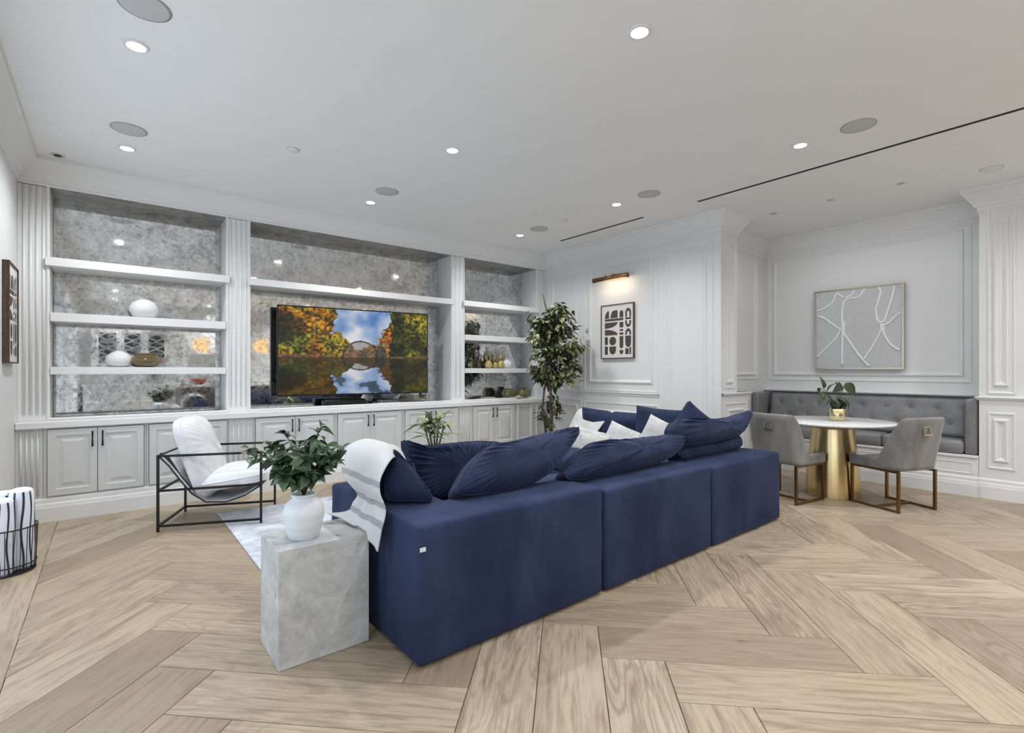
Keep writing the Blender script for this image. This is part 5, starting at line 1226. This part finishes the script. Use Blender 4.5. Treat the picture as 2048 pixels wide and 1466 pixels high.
for i, (x, s) in enumerate(((4.43, 1.0), (4.57, 0.85), (4.66, 1.05))):
    t = thing('twisted_bottle', ['twisted gold glass bottle at the left of the trio', 'shortest twisted gold glass bottle of the trio', 'twisted gold glass bottle beside the white teardrop vase'][i], 'bottle', (x, YS + 0.03 * (i % 2), 1.312), group='gold glass bottles')
    obj('bulb', MB().lathe([(0.03 * s, 0), (0.055 * s, 0.02 * s), (0.062 * s, 0.06 * s), (0.045 * s, 0.10 * s), (0.02 * s, 0.125 * s)], (x, YS + 0.03 * (i % 2), 1.312), 28), GOLDGL, t, smooth=True)
    for d in (-1, 1):
        obj('neck', MB().tube([(x + d * 0.02 * s, YS + 0.03 * (i % 2), 1.312 + 0.11 * s), (x + d * 0.045 * s, YS + 0.03 * (i % 2), 1.312 + 0.17 * s), (x + d * 0.02 * s, YS + 0.03 * (i % 2), 1.312 + 0.22 * s), (x + d * 0.035 * s, YS + 0.03 * (i % 2), 1.312 + 0.26 * s)], [0.02 * s, 0.014 * s, 0.009 * s, 0.005 * s], 10), GOLDGL, t, smooth=True)
vessel('dark_jar', 'dark olive glass jar on the worktop of the right bay', [(0.05, 0), (0.09, 0.02), (0.105, 0.07), (0.095, 0.12), (0.07, 0.15), (0.055, 0.155), (0.05, 0.145)], (4.76, 6.0, 0.846), OLIVE, cat='jar', lip=(0.057, 0.154, 0.005))
GRG = mat('green_glass', (0.12, 0.115, 0.04), 0.1)
vessel('green_jar', 'green ribbed glass jar at the right end of the worktop', [(0.06, 0), (0.10, 0.02), (0.112, 0.06), (0.095, 0.10), (0.06, 0.13), (0.052, 0.155), (0.058, 0.165), (0.05, 0.155)], (5.02, 5.98, 0.846), GRG, cat='jar', lip=(0.056, 0.164, 0.005))
t = thing('stone_bowl', 'small cream stone dish between the two glass jars', 'dish', (4.89, 5.92, 0.846))
obj('dish', MB().lathe([(0.03, 0), (0.06, 0.012), (0.075, 0.035), (0.07, 0.037), (0.05, 0.02), (0.002, 0.015)], (4.89, 5.92, 0.846), 28), mat('cream_stone', (0.42, 0.38, 0.28), 0.7), t, smooth=True)
obj('pebble', softbox(4.862, 4.925, 5.895, 5.945, 0.862, 0.90, 0.018, 0.03), mat('cream_pebble', (0.5, 0.47, 0.38), 0.7), t, smooth=True)

# ================================================================== TALL TREE
ft = thing('ficus_tree', 'tall leafy ficus tree in the corner by the panelled wall', 'tree', (4.80, 5.12, 0))
FX, FY = 4.80, 5.12
obj('planter', MB().lathe([(0.16, 0), (0.20, 0.03), (0.22, 0.30), (0.21, 0.32), (0.19, 0.32), (0.185, 0.27)], (FX, FY, 0), 40, True, False), CERAM, ft, smooth=True)
obj('soil', MB().lathe([(0.187, 0.28), (0.002, 0.285)], (FX, FY, 0), 24, False, True), SOIL, ft)
def fpt(px, v, dd=0.0):
    """A point of the crown by its offset along the camera's right (m), height and depth."""
    return Vector((FX, FY, 0)) + rt * px + fw * dd + Vector((0, 0, v))
trunks = [[(0.02, .27), (0.03, .55), (0.02, .85), (0.01, 1.05), (0.0, 1.3), (0.03, 1.6), (0.0, 1.95), (-0.06, 2.2), (-0.11, 2.40)], [(-0.03, .27), (-0.06, .50), (-0.10, .75), (-0.07, 1.0), (-0.02, 1.25), (0.10, 1.6), (0.14, 1.9)]]
for k, tr in enumerate(trunks):
    P_ = [fpt(a, z, 0.04 * k) for a, z in tr]
    obj('trunk', MB().tube(P_, [0.026 - 0.0024 * i if k == 0 else 0.018 - 0.0015 * i for i in range(len(P_))], 8), BARK, ft, smooth=True)
rf = random.Random(21)
lmf = [leaf_mesh('ficus_leaf', 0.125, 0.052, 0.35, 0.35, LEAF1, 5), leaf_mesh('ficus_leaf', 0.10, 0.046, 0.6, 0.25, LEAF1, 5), leaf_mesh('ficus_leaf', 0.125, 0.048, 0.2, 0.45, LEAF1, 5)]
def crown_half(z):
    """(left, right) reach of the crown at height z, metres."""
    tab = [(0.45, 0.10, 0.02), (0.62, 0.17, 0.05), (0.75, 0.18, 0.19), (0.85, 0.10, 0.08), (0.95, 0.10, 0.10), (1.06, 0.16, 0.19), (1.15, 0.22, 0.36), (1.30, 0.24, 0.46), (1.5, 0.24, 0.48), (1.7, 0.26, 0.45), (1.9, 0.28, 0.42), (2.02, 0.30, 0.36), (2.12, 0.24, 0.34), (2.20, 0.16, 0.26), (2.27, 0.08, 0.06)]
    for i in range(len(tab) - 1):
        if tab[i][0] <= z <= tab[i + 1][0]:
            f = (z - tab[i][0]) / (tab[i + 1][0] - tab[i][0]); return tuple(tab[i][j] * (1 - f) + tab[i + 1][j] * f for j in (1, 2))
    return (0.05, 0.05)
allleaf = []
branches = MB()
for k in range(125):
    z = rf.choice([rf.uniform(1.1, 2.2), rf.uniform(1.1, 2.2), rf.uniform(1.1, 2.2), rf.uniform(1.1, 2.2), rf.uniform(1.1, 2.2), rf.uniform(1.1, 2.2), rf.uniform(1.1, 2.2), rf.uniform(0.55, 1.1)])
    lft, rgt = crown_half(z); a = rf.uniform(-lft, rgt); dd = rf.uniform(-0.30, 0.28) * (1 if z > 1.1 else 0.4)
    s = rf.uniform(0.85, 1.05)
    tip = fpt(a * s, z, dd); st = fpt(0.02, max(0.4, z - 0.12) if z < 1.1 else max(1.10, z - 0.22), 0.02)
    branches.tube([st, st.lerp(tip, 0.5) + Vector((0, 0, 0.03)), tip], [0.006, 0.004, 0.002], 4)
    nl = 14 if z > 1.1 else 7
    for q in range(nl):
        f = rf.uniform(0.45, 1.05); p = st.lerp(tip, f) + Vector((rf.uniform(-.05, .05), rf.uniform(-.05, .05), rf.uniform(-.05, .05)))
        out = (tip - st); az = math.atan2(out.y, out.x) + rf.uniform(-1.3, 1.3)
        allleaf.append((p, az, rf.uniform(-0.75, 0.35), rf.uniform(-0.7, 0.7), rf.uniform(0.75, 1.1)))
obj('branches', branches, BARK, ft)['kind'] = 'stuff'
allleaf.sort(key=lambda q: (q[0] - Vector((0, 0, 1.28))).length)
for q in allleaf[:300]: put_leaf(rf.choice(lmf), ft, *q)
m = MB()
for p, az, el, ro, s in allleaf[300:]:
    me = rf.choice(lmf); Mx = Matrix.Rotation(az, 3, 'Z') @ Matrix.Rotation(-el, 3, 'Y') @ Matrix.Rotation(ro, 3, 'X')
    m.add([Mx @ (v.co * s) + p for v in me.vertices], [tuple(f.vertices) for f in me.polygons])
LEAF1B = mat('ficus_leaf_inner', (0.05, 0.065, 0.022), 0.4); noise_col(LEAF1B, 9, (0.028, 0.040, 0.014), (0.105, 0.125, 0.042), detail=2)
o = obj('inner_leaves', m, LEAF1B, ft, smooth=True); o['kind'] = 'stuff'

# ================================================================== KITCHEN BEHIND THE CAMERA (seen in the mirrors)
fK = lambda a, b_, h: (a, YR + 0.62 + h, b_)
klab = ['white kitchen drawer unit left of the range seen in the mirror', 'white kitchen drawer unit beside the plant seen in the mirror', 'white kitchen drawer unit below the hood seen in the mirror', 'white kitchen drawer unit right of the hood seen in the mirror', 'white kitchen drawer unit near the right wall seen in the mirror']
for i in range(5):
    x0 = -0.5 + 1.15 * i
    t = thing('kitchen_unit', klab[i], 'cabinet', (x0 + 0.57, YR + 0.32, 0), group='kitchen drawer units')
    obj('body', MB().box(x0, x0 + 1.145, YR + 0.002, YR + 0.62, 0.0, 0.88), CABW, t)
    for j, (za, zb) in enumerate(((0.12, 0.42), (0.44, 0.66), (0.68, 0.86))):
        d = obj('drawer', MB().frame(fK, x0 + 0.02, x0 + 1.125, za, zb, [(0, 0), (0, 0.018), (0.04, 0.018), (0.046, 0.010)]), CABW, t)
        d.data.polygons[0].use_smooth = False
        obj('front', MB().box(x0 + 0.06, x0 + 1.085, YR + 0.62, YR + 0.63, za + 0.04, zb - 0.04), CABW, d)
        obj('knob', MB().tube([(x0 + 0.57, YR + 0.63, (za + zb) / 2), (x0 + 0.57, YR + 0.665, (za + zb) / 2)], 0.014, 8), HANDLE, d)
tag(obj('kitchen_counter', MB().box(-0.52, 5.27, YR + 0.002, YR + 0.65, 0.88, 0.92), MARB), 'white marble kitchen counter seen in the mirror', 'worktop')
hutch = thing('wall_cabinet', 'white kitchen wall cabinet with three lattice glass doors', 'cabinet', (0.55, YR + 0.2, 1.38))
obj('body', MB().box(-0.35, 1.45, YR + 0.002, YR + 0.35, 1.38, 2.45), CABW, hutch)
DGL = mat('dark_cabinet_glass', (0.03, 0.03, 0.032), 0.15)
for i in range(3):
    x0 = -0.20 + 0.52 * i; x1 = x0 + 0.36; yv = YR + 0.35
    d = obj('lattice_door', MB().frame(lambda a, b_, h: (a, yv + h, b_), x0 - 0.05, x1 + 0.05, 1.42, 2.32, [(0, 0), (0, 0.02), (0.05, 0.02), (0.05, 0)]), CABW, hutch)
    obj('pane', MB().box(x0, x1, yv, yv + 0.004, 1.47, 2.27), DGL, d)
    lat = MB()
    for q in range(4):
        for s in (-1, 1):
            cz = 1.47 + 0.2 * q; pts = [(x0 + 0.18 + s * (0.09 - 0.09 * math.cos(PI * 2 * f)), yv + 0.012, cz + 0.2 * f) for f in [k / 10 for k in range(11)]]
            lat.tube(pts, 0.010, 5)
    obj('lattice', lat, CABW, d, smooth=True)
hd = thing('range_hood', 'white plaster range hood seen in the mirror', 'hood', (2.6, YR + 0.3, 1.75))
obj('canopy', MB().rings([[(1.9, YR + 0.002, 1.75), (3.3, YR + 0.002, 1.75), (3.3, YR + 0.6, 1.75), (1.9, YR + 0.6, 1.75)], [(1.9, YR + 0.002, 1.92), (3.3, YR + 0.002, 1.92), (3.3, YR + 0.6, 1.92), (1.9, YR + 0.6, 1.92)], [(2.2, YR + 0.002, 2.87), (3.0, YR + 0.002, 2.87), (3.0, YR + 0.38, 2.87), (2.2, YR + 0.38, 2.87)]], True, True, True), WHITE, hd)
obj('band', MB().box(1.88, 3.32, YR + 0.002, YR + 0.62, 1.74, 1.78), WHITE, hd)
isl = thing('kitchen_island', 'dark wood kitchen island with marble top seen in the mirror', 'island', (2.6, -2.2, 0))
obj('body', MB().box(1.3, 3.9, -2.6, -1.8, 0, 0.88), WALNUT, isl)
obj('top', MB().box(1.2, 4.0, -2.7, -1.7, 0.88, 0.93), MARB, isl, bevel=0.005)
for i in range(4): obj('panel', MB().frame(lambda a, b_, h: (a, -1.8 + h, b_), 1.36 + 0.63 * i, 1.94 + 0.63 * i, 0.12, 0.80, PM), WALNUT, isl)
for i, x in enumerate((1.82, 3.2)):
    t = thing('pendant_lamp', ['amber glass globe pendant above the left of the island', 'amber glass globe pendant above the right of the island'][i], 'lamp', (x, -2.2, 1.72), group='amber globe pendants')
    m = MB()
    for k in range(9):
        a = k * 2.4; zz = -0.12 + 0.24 * k / 8; rr = 0.13 * math.sqrt(max(0.05, 1 - (zz / 0.16) ** 2))
        c_ = (x + rr * math.cos(a), -2.2 + rr * math.sin(a), 1.93 + zz)
        m.lathe([(0.004, -0.085), (0.05, -0.07), (0.085, 0.0), (0.05, 0.07), (0.004, 0.085)], c_, 12)
    obj('globes', m, AMBER, t, smooth=True)
    obj('stem', MB().tube([(x, -2.2, 2.1), (x, -2.2, CEIL)], 0.008, 8), BRASS, t)
    obj('canopy', MB().lathe([(0.06, 0), (0.06, -0.02), (0.002, -0.03)], (x, -2.2, CEIL), 20), BRASS, t)
REDM = mat('red_enamel', (0.28, 0.05, 0.02), 0.3)
vessel('red_bowl', 'red enamel bowl on the kitchen island', [(0.07, 0), (0.12, 0.02), (0.19, 0.12), (0.20, 0.15), (0.185, 0.145), (0.11, 0.03)], (1.75, -2.1, 0.93), REDM, cat='bowl', lip=(0.195, 0.148, 0.006))
kp = thing('counter_plant', 'small leafy plant on the kitchen counter seen in the mirror', 'potted plant', (1.0, YR + 0.3, 0.92))
obj('pot', MB().lathe([(0.07, 0), (0.09, 0.14), (0.08, 0.14), (0.078, 0.11)], (1.0, YR + 0.3, 0.92), 24, True, False), CERAM, kp, smooth=True)
obj('soil', MB().lathe([(0.08, 0.11), (0.002, 0.112)], (1.0, YR + 0.3, 0.92), 16, False, True), SOIL, kp)
for k in range(26): put_leaf(rnd.choice(lmf), kp, (1.0 + rnd.uniform(-.06, .06), YR + 0.3 + rnd.uniform(-.05, .05), 1.04 + rnd.uniform(0, .16)), k * 2.4, rnd.uniform(-.2, 1.0), 0, 1.3)
